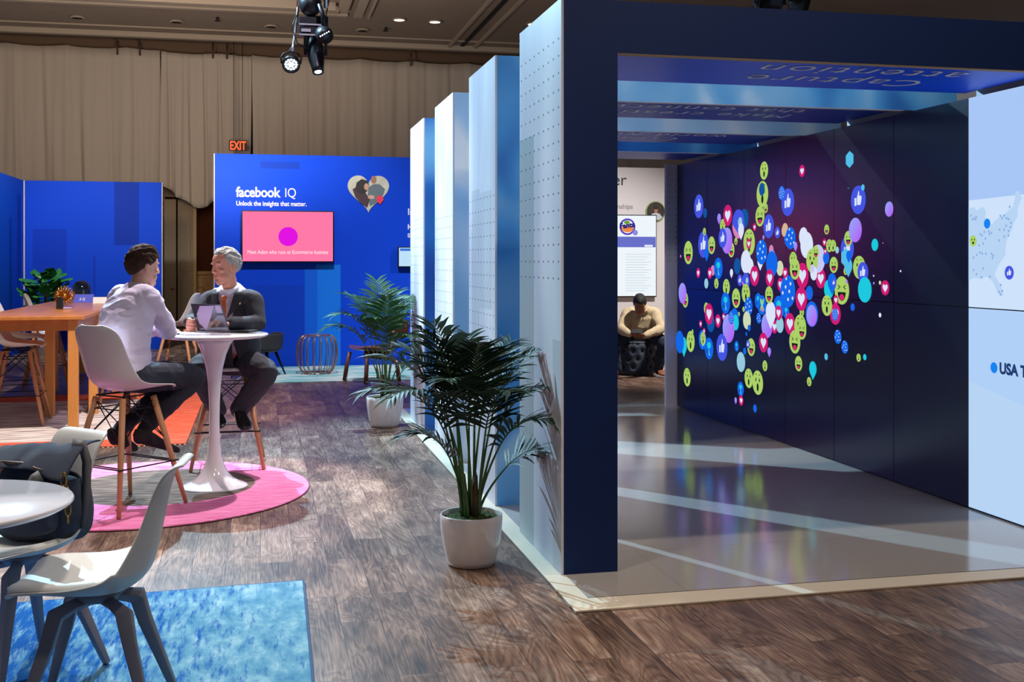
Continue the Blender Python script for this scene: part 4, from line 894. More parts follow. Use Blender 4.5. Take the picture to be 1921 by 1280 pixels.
# round white side table at the left edge
rt = L(-1.815, 3.53)
st = thing('side_table', 'round white tabletop cut by the left edge of the photo', 'table', (rt.x, rt.y, .015))
MB().lathe([(.34, .703), (.385, .712), (.402, .724), (.402, .730), (.397, .735), (.0001, .735)], seg=96).build('tabletop', M_gloss, st)
MB().lathe([(.24, 0), (.24, .006), (.16, .02), (.09, .05), (.045, .12), (.03, .25), (.03, .45), (.05, .60), (.10, .68), (.15, .703)], seg=48).build('pedestal', M_gloss, st)

# navy bag
bp_ = L(-1.735, 4.13)
bag = thing('duffel_bag', 'navy canvas bag with leather trim slumped on the white chair', 'bag', (bp_.x, bp_.y, .492), ang(.93, -.36))
bag.scale = (.92, .95, 1)
M_canv = mat('navy_canvas', srgb(30, 42, 66), .9, nscale=420, nbump=.5, nvar=.2, sheen=.15)
M_leath = mat('brown_leather', srgb(74, 52, 42), .45)
M_brass = bpy.data.materials['brass']
def bagbody(hx, hy, hz, seed, x0=0, sag=.05):
    def fn(a, b):
        u = a*2*PI; ph = (b-.5)*PI
        ce = lambda t, e: math.copysign(abs(math.cos(t))**e, math.cos(t)); se = lambda t, e: math.copysign(abs(math.sin(t))**e, math.sin(t))
        x = hx*ce(ph, .42)*ce(u, .5); y = hy*ce(ph, .42)*se(u, .5); z = hz*se(ph, .55)
        n = noise.noise(Vector((x*7+seed, y*7, z*6)))*.022+noise.noise(Vector((x*16, y*16+seed, z*13)))*.010
        d = Vector((x, y, 0)); d = d.normalized() if d.length > 1e-6 else d
        zz = z+hz-(sag*(x/hx)**2 if z > 0 else 0)*.0
        k = 1-.16*(zz/(2*hz))
        f = 1-.0*zz
        return Vector((x*k+x0+d.x*n, y*(1.12-.42*zz/(2*hz))+d.y*n, max(.0, zz+n*1.2-(.045*(1+math.sin(x*9)) if z > hz*.5 else 0))))
    return fn
b = MB(); b.grid(bagbody(.218, .105, .165, 2.), 60, 40); b.build('bag_body', M_canv, bag, weld=True, subsurf=1)
b = MB(); b.grid(bagbody(.165, .035, .10, 5.), 40, 24); b.v = [(x*1.0+.01, y-.112, z+.035) for x, y, z in b.v]; b.build('front_pocket', M_canv, bag, weld=True, subsurf=1)
b = MB()
def flap(a, c):
    x = lerp(-.235, .215, a); w = .10*(1-.4*abs(a-.5)); y = lerp(.09, -.11, c)
    z = .285+.035*math.sin(a*PI*.9+.3)+.035*math.sin(c*PI)-.05*c*c+.10*max(0, a-.62)*(1-c)*2+.012*noise.noise(Vector((x*14, y*14, 3)))
    return Vector((x, y, z))
b.grid(flap, 30, 14); b.build('top_flap', M_canv, bag, solid=.008, subsurf=1)
zp = [(lerp(-.22, .19, i/20), -.095-.008*math.sin(i), (.265)+.028*math.sin(i/20*PI*1.1+.2)) for i in range(21)]
MB().tube(zp+[(.205, -.09, .24), (.205, -.085, .17)], .006, 8).build('zipper', M_leath, bag)
MB().tube([(.222, -.02, .06), (.236, -.02, .18), (.232, -.01, .30), (.20, 0, .355), (.15, .0, .355)], .024, 4, flat=.14, up=(0, 1, 0)).build('shoulder_strap', mat('grey_webbing', srgb(92, 88, 90), .7), bag)
MB().tube([(.07, -.122, .18), (.075, -.142, .22), (.10, -.14, .25), (.11, -.12, .26)], .022, 4, flat=.15, up=(0, 1, 0)).build('strap_loop', bpy.data.materials['grey_webbing'], bag)
for i, (x, z) in enumerate(((.207, .25), (.222, .20), (.228, .145))):
    q = MB(); q.tube([(x+.014*math.cos(k*PI/8), -.105, z+.024*math.sin(k*PI/8)) for k in range(17)], .0035, 6, cap=False); q.tube([(x, -.105, z-.02), (x+.004, -.108, z-.05)], .005, 6); q.build('clasp', M_brass, bag)
MB().tube([(-.02, -.150, .165), (.09, -.150, .158), (.165, -.135, .15)], .004, 6).build('pocket_zip', M_leath, bag)

# ---------------------------------------------------------------- back lounge furniture
wp = L(-2.60, 14.9)
wt = thing('wire_side_table', 'barrel shaped copper wire side table before the blue wall', 'side table', (wp.x, wp.y, .012))
M_cop = mat('copper_wire', srgb(190, 140, 120), .3, .9)
for i in range(18):
    a = i*2*PI/18; c_, s_ = math.cos(a), math.sin(a)
    pr_ = [(.17, .008), (.215, .05), (.255, .14), (.268, .26), (.262, .38), (.235, .47), (.20, .505), (.17, .512)]
    MB().tube([(r*c_, r*s_, z) for r, z in pr_], .007, 6).build('wire_rib', M_cop, wt)
for r, z in ((.17, .512), (.17, .010)):
    MB().tube([(r*math.cos(k*PI/18), r*math.sin(k*PI/18), z) for k in range(37)], .007, 6, cap=False).build('wire_ring', M_cop, wt)
MB().lathe([(.165, .506), (.172, .51), (.165, .514), (.0001, .514)], seg=32).build('top_plate', mat('copper_plate', srgb(180, 150, 140), .25, .9), wt)
# plywood lounge chair
lw = L(-1.74, 13.95)
lc = thing('plywood_chair', 'low walnut plywood lounge chair half hidden by the farther palm', 'chair', (lw.x, lw.y, .013), ang(-.80, -.6))
M_wal = mat('walnut_ply', srgb(120, 76, 60), .35, nscale=6, nvar=.2, stretch=(1, 6, 1), coat=.3)
def pad(cx, cz, hw, hl, tilt, curve, m, name):
    q = MB()
    def fn(a, b):
        u = a*2-1; v = b*2-1; k = (1-abs(v)**4*.22); kk = (1-abs(u)**4*.22)
        x = u*hl*k; y = v*hw*kk; z = curve*v*v+curve*.7*max(0, -u)**2
        return Vector((cx+x*math.cos(tilt)-z*math.sin(tilt), y, cz+x*math.sin(tilt)+z*math.cos(tilt)))
    q.grid(fn, 16, 16); return q.build(name, m, lc, solid=.012, subsurf=1)
pad(.02, .375, .28, .25, R(8), .05, M_wal, 'seat'); pad(-.32, .66, .26, .13, R(-78)+PI, .05, mat('walnut_dark', srgb(84, 46, 34), .35, coat=.3), 'backrest')
for s_ in (1, -1):
    MB().tube([(.20, s_*.22, .36), (.23, s_*.25, .18), (.25, s_*.27, 0.0)], .03, 4, flat=.3, up=(0, 1, 0)).build('front_leg', M_wal, lc)
    MB().tube([(-.10, s_*.10, .30), (-.16, s_*.20, .285), (-.20, s_*.255, .22), (-.22, s_*.27, 0.0)], .03, 4, flat=.3, up=(1, 0, 0)).build('rear_leg', M_wal, lc)
MB().tube([(.12, 0, .35), (-.12, 0, .31), (-.28, 0, .40), (-.33, 0, .62)], .05, 4, flat=.2, up=(0, 1, 0)).build('spine', M_wal, lc)
# dark lounge chair
dl = L(-3.30, 14.55)
dc = thing('lounge_chair', 'dark grey shell lounge chair behind the man in the suit', 'chair', (dl.x, dl.y, .013), ang(-.9, .1))
M_dk = mat('charcoal_shell', srgb(58, 56, 60), .6)
def sh(a, b):
    th = lerp(-1.9, 1.9, a); z = lerp(.36, .56+.0*abs(th), b); r = .27+.02*b
    zz = z if b < .99 else z
    e = .10*math.exp(-((abs(th)-1.9)/.35)**2)*b
    return Vector((-.02-r*math.cos(th)*1.0, r*1.12*math.sin(th), zz-e))
q = MB(); q.grid(sh, 40, 8); q.build('backrest', M_dk, dc, solid=.022, subsurf=1)
MB().lathe([(.10, .30), (.22, .315), (.285, .345), (.28, .375), (.0001, .385)], seg=36).build('seat', M_dk, dc)
for sx in (1, -1):
    for sy in (1, -1): MB().tube([(sx*.16, sy*.17, .33), (sx*.27, sy*.27, 0)], [.022, .010], 8).build('leg', M_blk, dc)
# tufted ottoman
ot = V(1192, 690, 14.95)
om = thing('tufted_ottoman', 'dark navy tufted velvet ottoman under the man in the beige sweater', 'ottoman', (ot.x, ot.y, .012))
M_vel = mat('navy_velvet', srgb(26, 44, 66), .75, sheen=.6)
q = MB()
def of(a, b):
    th = a*2*PI; z = b*.42
    row = z/.105; k = 14
    d_ = min(((th*k/(2*PI)+(.5 if int(rw) % 2 else 0)-round(th*k/(2*PI)+(.5 if int(rw) % 2 else 0)))**2*2.2+(row-rw)**2) for rw in (0, 1, 2, 3, 4))
    r = .28-.035*math.exp(-d_*14); e = min(1, b*10, (1-b)*10); r *= .9+.1*math.sqrt(e)
    return Vector((r*math.cos(th), r*math.sin(th), z))
q.grid(of, 140, 28); q.build('tufted_side', M_vel, om, weld=True)
MB().lathe([(.26, .41), (.25, .435), (.15, .45), (.0001, .452)], seg=40).build('top_cushion', M_vel, om)

# ---------------------------------------------------------------- palms
M_leaf = mat('palm_leaf', srgb(42, 78, 40), .5, spec=.35, nscale=30, nvar=.2); M_stem = mat('palm_stem', srgb(70, 100, 44), .5, nscale=20, nvar=.15)
M_leaf2 = mat('palm_leaf_dark', srgb(24, 48, 30), .55, spec=.3, nscale=30, nvar=.25)
M_moss = mat('moss', srgb(58, 76, 34), 1., nscale=60, nbump=2, nvar=.5); M_trunk = mat('palm_trunk', srgb(76, 60, 38), .9, nscale=30, nvar=.4)
M_pot = mat('white_ceramic', srgb(222, 214, 214), .18, coat=.5)
def frond_mesh(base, az, h, lean, blen, arch, rnd, ll=.27, npair=19, lw=.0105, xmax=9):
    """stem + arching rachis with drooping leaflets; returns MB"""
    q = MB(); d = Vector((math.cos(az), math.sin(az), 0)); base = Vector(base)
    pts = []; n1, n2 = 8, 18
    for i in range(n1+1):
        s = i/n1; pts.append(base+d*(lean*s**1.6)+Vector((0, 0, h*s)))
    tang = (pts[-1]-pts[-2]).normalized(); th = math.atan2(tang.z, tang.dot(d)); p = pts[-1].copy(); step = blen/n2; start = len(pts)-1
    for i in range(n2):
        th -= arch/n2*(.55+.9*i/n2); p = p+d*math.cos(th)*step+Vector((0, 0, math.sin(th)*step)); pts.append(p.copy())
    rad = [lerp(.0085, .0045, i/n1) for i in range(n1)]+[lerp(.0045, .0012, i/n2) for i in range(n2+1)]
    q.mi = 1; q.tube(pts, rad, 6); q.mi = 0
    side = Vector((-math.sin(az), math.cos(az), 0))
    for k in range(npair):
        f = (k+.6)/npair; fi = start+f*n2; i0 = int(fi); fr = fi-i0; a = pts[i0]; b = pts[min(i0+1, len(pts)-1)]; P0 = lerp(a, b, fr); T = (b-a).normalized() if (b-a).length > 0 else T
        up = T.cross(side).normalized(); up = -up if up.z < 0 else up
        ln = ll*(.55+.45*math.sin(min(1, f*1.25+.12)*PI))*(1.0 if f < .85 else .85)
        for sg in (1, -1):
            fw = .55+.75*f+rnd.uniform(-.08, .08)
            dr = (side*sg*1.0+T*fw+up*(.28+rnd.uniform(-.08, .12))).normalized()
            L_ = ln*rnd.uniform(.85, 1.1); drp = rnd.uniform(.16, .42); nseg = 6; ring = []
            nrm = T.cross(dr).normalized(); wv = (T-dr*T.dot(dr)).normalized()
            pp = P0.copy(); dd = dr.copy()
            for j in range(nseg+1):
                s = j/nseg; w = lw*(math.sin(min(1, s*1.6+.12)*PI/2) if s < .5 else 1)*(1-max(0, s-.45)/.56)**.8+.0006
                up2 = wv.cross(dd).normalized(); up2 = -up2 if up2.z < 0 else up2
                ring += [pp+wv*w, pp-up2*w*.28, pp-wv*w]
                dd = (dd+Vector((0, 0, -drp*.36))).normalized() if s < .99 else dd
                pp = pp+dd*L_/nseg
            q.add(ring, [(j*3+c, j*3+c+1, j*3+c+4, j*3+c+3) for j in range(nseg) for c in range(2)], True)
    q.v = [(min(x, xmax-.003*abs(math.sin(z*90))), y, z) for x, y, z in q.v]
    return q
def palm(label, loc, specs, seed, rim, ph, ml, sc_l=.27, potk=1.):
    t = thing('potted_palm', label, 'potted plant', loc, 0, 'potted palms along the portals')
    pr_ = [(.105*potk, 0), (.118*potk, .004), (.128*potk, .03), (.143*potk, .10*ph/.25), (.153*potk, .17*ph/.25), (.157*potk, .225*ph/.25), (.156*potk, ph), (.152*potk, ph+.004), (.147*potk, ph), (.147*potk, ph-.04)]
    MB().lathe(pr_, seg=64, cap=False).build('pot', M_pot, t)
    q = MB(); q.grid(lambda a, b: Vector((.147*potk*b*math.cos(a*2*PI), .147*potk*b*math.sin(a*2*PI), ph-.022+.03*(1-b*b)*.6+.016*noise.noise(Vector((math.cos(a*2*PI)*b*9, math.sin(a*2*PI)*b*9, seed)))*(1 if b > 0 else 0))), 72, 16)
    q.build('moss', M_moss, t, weld=True)
    rnd = random.Random(seed)
    for i in range(3):
        a = i*2.1+seed; MB().tube([(.03*math.cos(a), .03*math.sin(a), ph-.03), (.035*math.cos(a), .035*math.sin(a), ph+.1), (.04*math.cos(a), .04*math.sin(a), ph+.20)], [.021, .018, .010], 10).build('trunk', M_trunk, t)
    for (az, h, lean, bl, arch) in specs:
        a = R(az); r0 = rnd.uniform(.02, .06)
        frond_mesh((r0*math.cos(a+.5), r0*math.sin(a+.5), ph-.02), a, h, lean, bl, arch, rnd, sc_l*rnd.uniform(.9, 1.1), xmax=1.398-loc[0]).build('frond', [ml, M_stem], t, recalc=False)
    return t
p1 = L((884-960.5)/2095*5.60, 5.60)
# az measured from +X (to the right of the photo), 90 = away from the camera
S1 = [(190, .44, .12, .52, 1.6), (172, .52, .10, .50, 1.35), (215, .46, .12, .50, 1.7), (150, .58, .10, .42, 1.2), (240, .50, .09, .40, 1.4), (120, .62, .05, .40, .8), (80, .58, .05, .38, .9),
      (40, .56, .08, .40, 1.0), (10, .52, .08, .42, 1.05), (345, .44, .10, .40, 1.4), (320, .36, .12, .36, 1.5), (285, .45, .08, .38, 1.4), (200, .62, .06, .42, .9), (0, .24, .14, .30, 1.4), (180, .30, .08, .30, 1.6), (265, .60, .04, .36, 1.1)]
palm('tall potted palm in a white pot nearest the camera, beside the front portal', (p1.x, p1.y, 0), S1, 3, .155, .25, M_leaf2, .27)
p2 = L((722-960.5)/2095*10.25, 10.25)
S2 = [(100, .66, .04, .46, .6), (150, .62, .10, .46, 1.0), (60, .62, .08, .46, .9), (20, .62, .08, .44, 1.1), (200, .56, .12, .44, 1.5), (185, .50, .16, .46, 1.7), (240, .52, .06, .36, 1.3), (300, .44, .10, .34, 1.6), (340, .36, .12, .34, 1.5), (265, .60, .03, .40, .9), (10, .24, .12, .28, 1.4)]
palm('potted palm in a white pot farther back, before the plywood chair', (p2.x, p2.y, 0), S2, 8, .17, .27, M_leaf, .28, 1.08)
# fiddle leaf plant behind the table
fp = V(84, 600, 17.9)
ft = thing('fiddle_leaf_plant', 'leafy green plant with broad leaves before the far left blue wall', 'potted plant', (fp.x, fp.y, 0))
MB().lathe([(.15, 0), (.19, .3), (.2, .42), (.185, .42), (.18, .36), (.0001, .36)], seg=32).build('pot', M_pot, ft)
M_fid = mat('fiddle_leaf', srgb(44, 112, 48), .35, spec=.5, nscale=14, nvar=.25)
rnd = random.Random(11)
for i in range(4):
    a = i*1.7; MB().tube([(.03*math.cos(a), .03*math.sin(a), .36), (.12*math.cos(a), .12*math.sin(a), .8), (.2*math.cos(a), .2*math.sin(a), 1.15)], .012, 8).build('stem', M_trunk, ft)
for i in range(64):
    a = i*2.4; z = rnd.uniform(.72, 1.32); rr_ = .34*math.sqrt(max(.05, 1-((z-.95)/.48)**2))*rnd.uniform(.45, 1.0)
    c0 = Vector((rr_*.5*math.cos(a), rr_*.4*math.sin(a), z-.02)); d_ = Vector((math.cos(a), math.sin(a), rnd.uniform(-.1, 1.3))).normalized()
    s_ = Vector((-math.sin(a), math.cos(a), rnd.uniform(-.3, .3))).normalized(); u_ = d_.cross(s_); ln = rnd.uniform(.20, .30)
    q = MB()
    q.grid(lambda a_, b_: c0+d_*ln*a_+s_*(b_-.5)*ln*.85*math.sin(min(1, a_*1.05+.03)*PI)**.6*(.7+.5*a_)+u_*(-.05*abs(b_-.5)*1.2+.25*ln*a_*a_*-.6+.008*math.sin(a_*20)*abs(b_-.5)*2), 8, 6)
    q.build('leaf', M_fid, ft, recalc=False)

# ---------------------------------------------------------------- hanging stage lights
hp_ = V(575, 60, 11.1)
M_trs = mat('aluminium', srgb(170, 168, 170), .35, .9)
def spot_head(name, label, px, py, t, aim, glow, par):
    p = V(px, py, t); h = thing(name, label, 'stage light', p, 0, 'stage lights hung under the ceiling'); Mx = Vector(aim).normalized().to_track_quat('Z', 'Y').to_matrix().to_4x4(); return h, Mx
h, Mx = spot_head('stage_light', 'round stage light with glowing white lamps on a thin pole', 546, 120, 11.0, (0, -.75, -.55), 1, None)
b = MB(); b.lathe([(.03, -.13), (.06, -.11), (.075, -.05), (.088, -.02), (.088, .03), (.078, .03), (.074, .0), (.0001, .0)], seg=28); b.v = [tuple(Mx @ Vector(v)) for v in b.v]; b.build('housing', M_blk, h)
M_led = emit('led_white', (.8, .95, 1.0), 7.)
q = MB()
for k, (rr_, n_) in enumerate(((0, 1), (.026, 6), (.052, 12))):
    for i in range(n_):
        a = i*2*PI/max(1, n_); vs_ = [Mx @ Vector((rr_*math.cos(a)+.011*math.cos(c_), rr_*math.sin(a)+.011*math.sin(c_), .012)) for c_ in [w_*PI/5 for w_ in range(10)]]; q.add(vs_, [tuple(range(10))])
q.build('lamp_face', M_led, h)
MB().tube([(-.09, -.02, 0), (-.10, 0, .06), (-.07, 0, .10), (0, 0, .125), (.07, 0, .10), (.10, 0, .06), (.09, -.02, 0)], .010, 6).build('yoke', M_blk, h)
MB().tube([(0, 0, .12), (.02, 0, .17), (.055, 0, .45), (.08, 0, .66)], [.03, .014, .013, .013], 8).build('drop_pole', M_trs, h)
h, Mx = spot_head('stage_light', 'long dark profile stage light pointing down with a small white lens', 592, 100, 11.1, (.10, -.35, -.9), 1, None)
b = MB(); b.lathe([(.05, -.26), (.075, -.24), (.085, -.05), (.08, .06), (.060, .17), (.055, .22), (.046, .22), (.044, .20), (.0001, .20)], seg=26); b.v = [tuple(Mx @ Vector(v)) for v in b.v]; b.build('housing', M_blk, h)
q = MB(); q.add([Mx @ Vector((.036*math.cos(c_), .036*math.sin(c_), .212)) for c_ in [w_*PI/10 for w_ in range(20)]], [tuple(range(20))]); q.build('lens', emit('lens_glow', (.75, .9, 1.0), 4), h)
q = MB(); q.tube([(-.10, 0, -.02), (-.105, 0, .2), (.0, 0, .26), (.105, 0, .2), (.10, 0, -.02)], .016, 6); q.build('yoke', M_blk, h)
MB().box(-.10, .12, -.07, .07, .24, .36).build('ballast_box', M_blk, h, bevel=.01)
MB().tube([(-.02, 0, .34), (-.06, .03, .50), (-.09, -.02, .62)], .02, 8).build('hanging_clamp', M_blk, h)
h = thing('stage_light', 'dark stage light with a row of small blue white lamps', 'stage light', V(609, 66, 10.82), 0, 'stage lights hung under the ceiling')
b = MB(); b.lathe([(.03, -.07), (.075, -.06), (.085, 0), (.07, .05), (.0001, .05)], seg=24); Mx = Vector((.3, -.6, -.5)).to_track_quat('Z', 'Y').to_matrix().to_4x4(); b.v = [tuple(Mx @ Vector(v)) for v in b.v]; b.build('housing', M_blk, h)
q = MB()
for i in range(5): q.ball((-.045+i*.020, -.088, -.030+i*.012), .006, 8, 6)
q.build('lamp_row', M_led, h)
MB().tube([(0, 0, .05), (-.02, 0, .2), (-.05, 0, .30)], .022, 8).build('bracket', M_blk, h)
# truss they hang from
tr = thing('lighting_truss', 'short black and silver truss section holding the stage lights', 'truss', V(585, 15, 11.05)); z_ = 0
q = MB()
for (x, y) in ((-.13, -.12), (.13, -.12), (0, .13)): q.tube([(x, y-.0, -.02), (x, y, 1.05)], .022, 8)
q.build('chord', M_trs, tr)
q = MB()
for k in range(5):
    z = .0+k*.21; P3 = [Vector((-.13, -.12, z)), Vector((.13, -.12, z+.10)), Vector((0, .13, z+.2))]
    q.tube([P3[0], P3[1]], .010, 6); q.tube([P3[1], P3[2]], .010, 6); q.tube([P3[2], P3[0]+Vector((0, 0, .21))], .010, 6)
q.build('lacing', M_trs, tr)
q = MB(); q.ball((-.02, -.16, .0), (.11, .09, .12), 20, 14); q.box(-.13, .04, -.2, -.08, -.20, -.13); q.box(-.13, .04, -.2, -.08, -.30, -.22); q.build('clamp_body', M_blk, tr, bevel=.006)
q = MB(); q.box(-.13, .09, -.215, -.20, -.215, -.20); q.box(-.13, .09, -.215, -.20, -.315, -.30); q.box(-.11, -.02, -.215, -.20, -.28, -.25); q.build('silver_bracket', M_trs, tr)
q = MB(); q.tube([(-.15, -.1, -.1), (-.2, -.1, -.22), (-.14, -.1, -.38), (-.05, -.1, -.42)], .006, 6); q.tube([(.14, -.1, .3), (.16, -.1, .05), (.12, -.1, -.15)], .007, 6); q.build('cable', M_blk, tr)
# equipment over the portals
eq = thing('stage_light', 'dark round stage light just above the navy lintel of the front portal', 'stage light', V(1444, 8, 9.0), 0, 'stage lights hung above the portals')
b = MB(); b.lathe([(.05, -.14), (.10, -.12), (.115, 0), (.10, .03), (.088, .0), (.0001, -.01)], seg=28); Mx = Vector((0, -.9, -.25)).to_track_quat('Z', 'Y').to_matrix().to_4x4(); b.v = [tuple(Mx @ Vector(v)) for v in b.v]; b.build('housing', M_blk, eq)
MB().tube([(-.13, 0, 0), (-.13, 0, .2), (.13, 0, .2), (.13, 0, 0)], .014, 6).build('yoke', M_blk, eq); MB().tube([(0, 0, .2), (0, 0, 2.1)], .018, 6).build('drop_pole', M_blk, eq)
e2 = dup(eq, V(1510, 8, 9.6), R(60), 'second dark stage light above the navy lintel, right of the round one')
q = MB()
tz = V(1370, -30, 9.6)
for (dy, dz) in ((0, 0), (.3, 0), (.15, .26)): q.tube([(tz.x-1.2, tz.y+dy, tz.z+dz), (tz.x+.62, tz.y+dy, tz.z+dz)], .024, 8)
for k in range(8):
    x = tz.x-1.2+k*.225; q.tube([(x, tz.y, tz.z), (x+.11, tz.y+.3, tz.z)], .01, 6); q.tube([(x+.11, tz.y+.3, tz.z), (x+.22, tz.y+.15, tz.z+.26)], .01, 6); q.tube([(x, tz.y, tz.z), (x+.11, tz.y+.15, tz.z+.26)], .01, 6)
t2_ = q.build('lighting_truss', M_trs); tag(t2_, 'horizontal silver truss just above the navy lintel', 'truss')
for (x) in (-1.1, .5): MB().tube([(tz.x+x, tz.y+.15, tz.z+.26), (tz.x+x, tz.y+.15, 5.72)], .01, 6).build('hanging_cable', M_blk, t2_)

# ---------------------------------------------------------------- people
def bake(mb, name, m, parent, voxel=.006, smooth=4, wr=0., wsc=9., cut=None, extra=None, wdir=(1, 1, 1)):
    me = bpy.data.meshes.new('tmp'); me.from_pydata(mb.v, [], mb.f); me.update()
    bm = bmesh.new(); bm.from_mesh(me); bmesh.ops.recalc_face_normals(bm, faces=bm.faces); bm.to_mesh(me); bm.free()
    o = bpy.data.objects.new('tmp', me); COL.objects.link(o)
    r_ = o.modifiers.new('r', 'REMESH'); r_.mode = 'VOXEL'; r_.voxel_size = voxel
    s_ = o.modifiers.new('s', 'SMOOTH'); s_.factor = .5; s_.iterations = smooth
    dg = bpy.context.evaluated_depsgraph_get(); me2 = bpy.data.meshes.new_from_object(o.evaluated_get(dg))
    bpy.data.objects.remove(o); bpy.data.meshes.remove(me)
    if wr:
        ns = [v.normal.copy() for v in me2.vertices]
        for v, n in zip(me2.vertices, ns):
            c = Vector((v.co.x*wdir[0], v.co.y*wdir[1], v.co.z*wdir[2]))
            q = noise.noise(c*wsc+Vector((3, 7, 1))); q2 = noise.noise(c*wsc*2.3)
            v.co += n*wr*((1-2.2*abs(q))*.8-.5*abs(q2))
    if cut:
        bm = bmesh.new(); bm.from_mesh(me2); kill = [f for f in bm.faces if cut(f.calc_center_median(), f.normal)]
        bmesh.ops.delete(bm, geom=kill, context='FACES'); bm.to_mesh(me2); bm.free()
    me2.materials.clear(); me2.materials.append(m)
    if extra:
        em, fn = extra; me2.materials.append(em)
        for p in me2.polygons:
            if fn(p.center, p.normal): p.material_index = 1
    for p in me2.polygons: p.use_smooth = True
    me2.name = name; o = bpy.data.objects.new(name, me2); COL.objects.link(o)
    if parent: o.parent = parent; o.matrix_parent_inverse = Matrix.Translation(parent.location).inverted() if parent.rotation_euler.z == 0 else parent.matrix_world.inverted()
    return o
def limb(mb, pts, rad, flat=1., up=None, seg=16):
    pts = [Vector(p) for p in pts]; P = []; Rr = []; n = len(pts)
    for i in range(n-1):
        for k in range(5):
            t = k/5; p0 = pts[max(i-1, 0)]; p1 = pts[i]; p2 = pts[i+1]; p3 = pts[min(i+2, n-1)]
            a = .35
            m1 = (p2-p0)*a; m2 = (p3-p1)*a
            P.append((2*t**3-3*t*t+1)*p1+(t**3-2*t*t+t)*m1+(-2*t**3+3*t*t)*p2+(t**3-t*t)*m2); Rr.append(lerp(rad[i], rad[i+1], t*t*(3-2*t)))
    P.append(pts[-1]); Rr.append(rad[-1])
    mb.tube(P, Rr, seg, flat=flat, up=up)
    if flat == 1.: mb.ball(pts[0], rad[0]*.99, 14, 9); mb.ball(pts[-1], rad[-1]*.99, 14, 9)
def loft(mb, secs, side, seg=28, e=.85):
    """secs: (centre, half width, half depth); side = unit vector of the width"""
    rings = []; n = len(secs); vs = []
    for i, (c, a, b) in enumerate(secs):
        c = Vector(c); d = (Vector(secs[min(i+1, n-1)][0])-Vector(secs[max(i-1, 0)][0])).normalized(); s = (side-d*side.dot(d)).normalized(); f = d.cross(s)
        for k in range(seg):
            t = 2*PI*k/seg; cs_, sn = math.cos(t), math.sin(t)
            vs.append(c+s*a*math.copysign(abs(cs_)**e, cs_)+f*b*math.copysign(abs(sn)**e, sn))
    fs = [(i*seg+k, i*seg+(k+1) % seg, (i+1)*seg+(k+1) % seg, (i+1)*seg+k) for i in range(n-1) for k in range(seg)]
    fs += [tuple(range(seg))[::-1], tuple((n-1)*seg+k for k in range(seg))]
    mb.add(vs, fs, True)
def dirv(lat, t, z=0.): v = Vector((FY*lat+FX*t, FY*t-FX*lat, z)); return v.normalized()
def headmat(c, f, tilt=0., roll=0.):
    y = Vector(f).normalized(); x = y.cross(Vector((0, 0, 1))).normalized(); z = x.cross(y)
    M = Matrix(((x.x, y.x, z.x, c[0]), (x.y, y.y, z.y, c[1]), (x.z, y.z, z.z, c[2]), (0, 0, 0, 1)))
    return M @ Matrix.Rotation(tilt, 4, 'X') @ Matrix.Rotation(roll, 4, 'Y')
HS = [(-.122, .012, .014, .062), (-.114, .034, .030, .055), (-.10, .048, .044, .045), (-.082, .058, .060, .030), (-.06, .063, .074, .017), (-.035, .066, .084, .007), (-.01, .071, .089, .001), (.015, .074, .092, -.002), (.04, .077, .096, -.004),
      (.065, .076, .096, -.006), (.088, .067, .085, -.008), (.104, .050, .064, -.010), (.114, .030, .038, -.012), (.118, .010, .012, -.012)]
def head(mb, M, age=0):
    q = MB(); seg = 28; vs = []
    for z, a, b, y in HS:
        for k in range(seg):
            t = 2*PI*k/seg; vs.append(M @ Vector((a*math.cos(t), y+b*math.sin(t), z)))
    n = len(HS); fs = [(i*seg+k, i*seg+(k+1) % seg, (i+1)*seg+(k+1) % seg, (i+1)*seg+k) for i in range(n-1) for k in range(seg)]
    fs += [tuple(range(seg))[::-1], tuple((n-1)*seg+k for k in range(seg))]; mb.add(vs, fs, True)
    R3 = M.to_3x3().to_4x4(); B = lambda c, r: mb.ball(M @ Vector(c), r, 14, 9, R3)
    mb.tube([M @ Vector(p) for p in ((0, .084, .030), (0, .100, .008), (0, .107, -.014), (0, .108, -.024))], [.008, .008, .010, .010], 10)
    B((0, .106, -.022), (.011, .011, .010)); B((.011, .101, -.025), (.008, .010, .007)); B((-.011, .101, -.025), (.008, .010, .007))
    for s in (1, -1):
        B((s*.030, .081, .034), (.024, .012, .007)); B((s*.044, .068, -.018), (.020, .018, .016)); B((s*.040, .060, -.060), (.020, .020, .026))
        B((s*.076, -.008, .0), (.008, .017, .030)); B((s*.080, -.014, .012), (.009, .013, .016)); B((s*.078, -.002, -.022), (.007, .009, .011))
        B((s*.031, .083, -.003), (.014, .007, .004))
    B((0, .090, -.050), (.026, .009, .006)); B((0, .088, -.061), (.022, .010, .007)); B((0, .078, -.094), (.026, .020, .018)); B((0, .082, -.040), (.026, .012, .014))
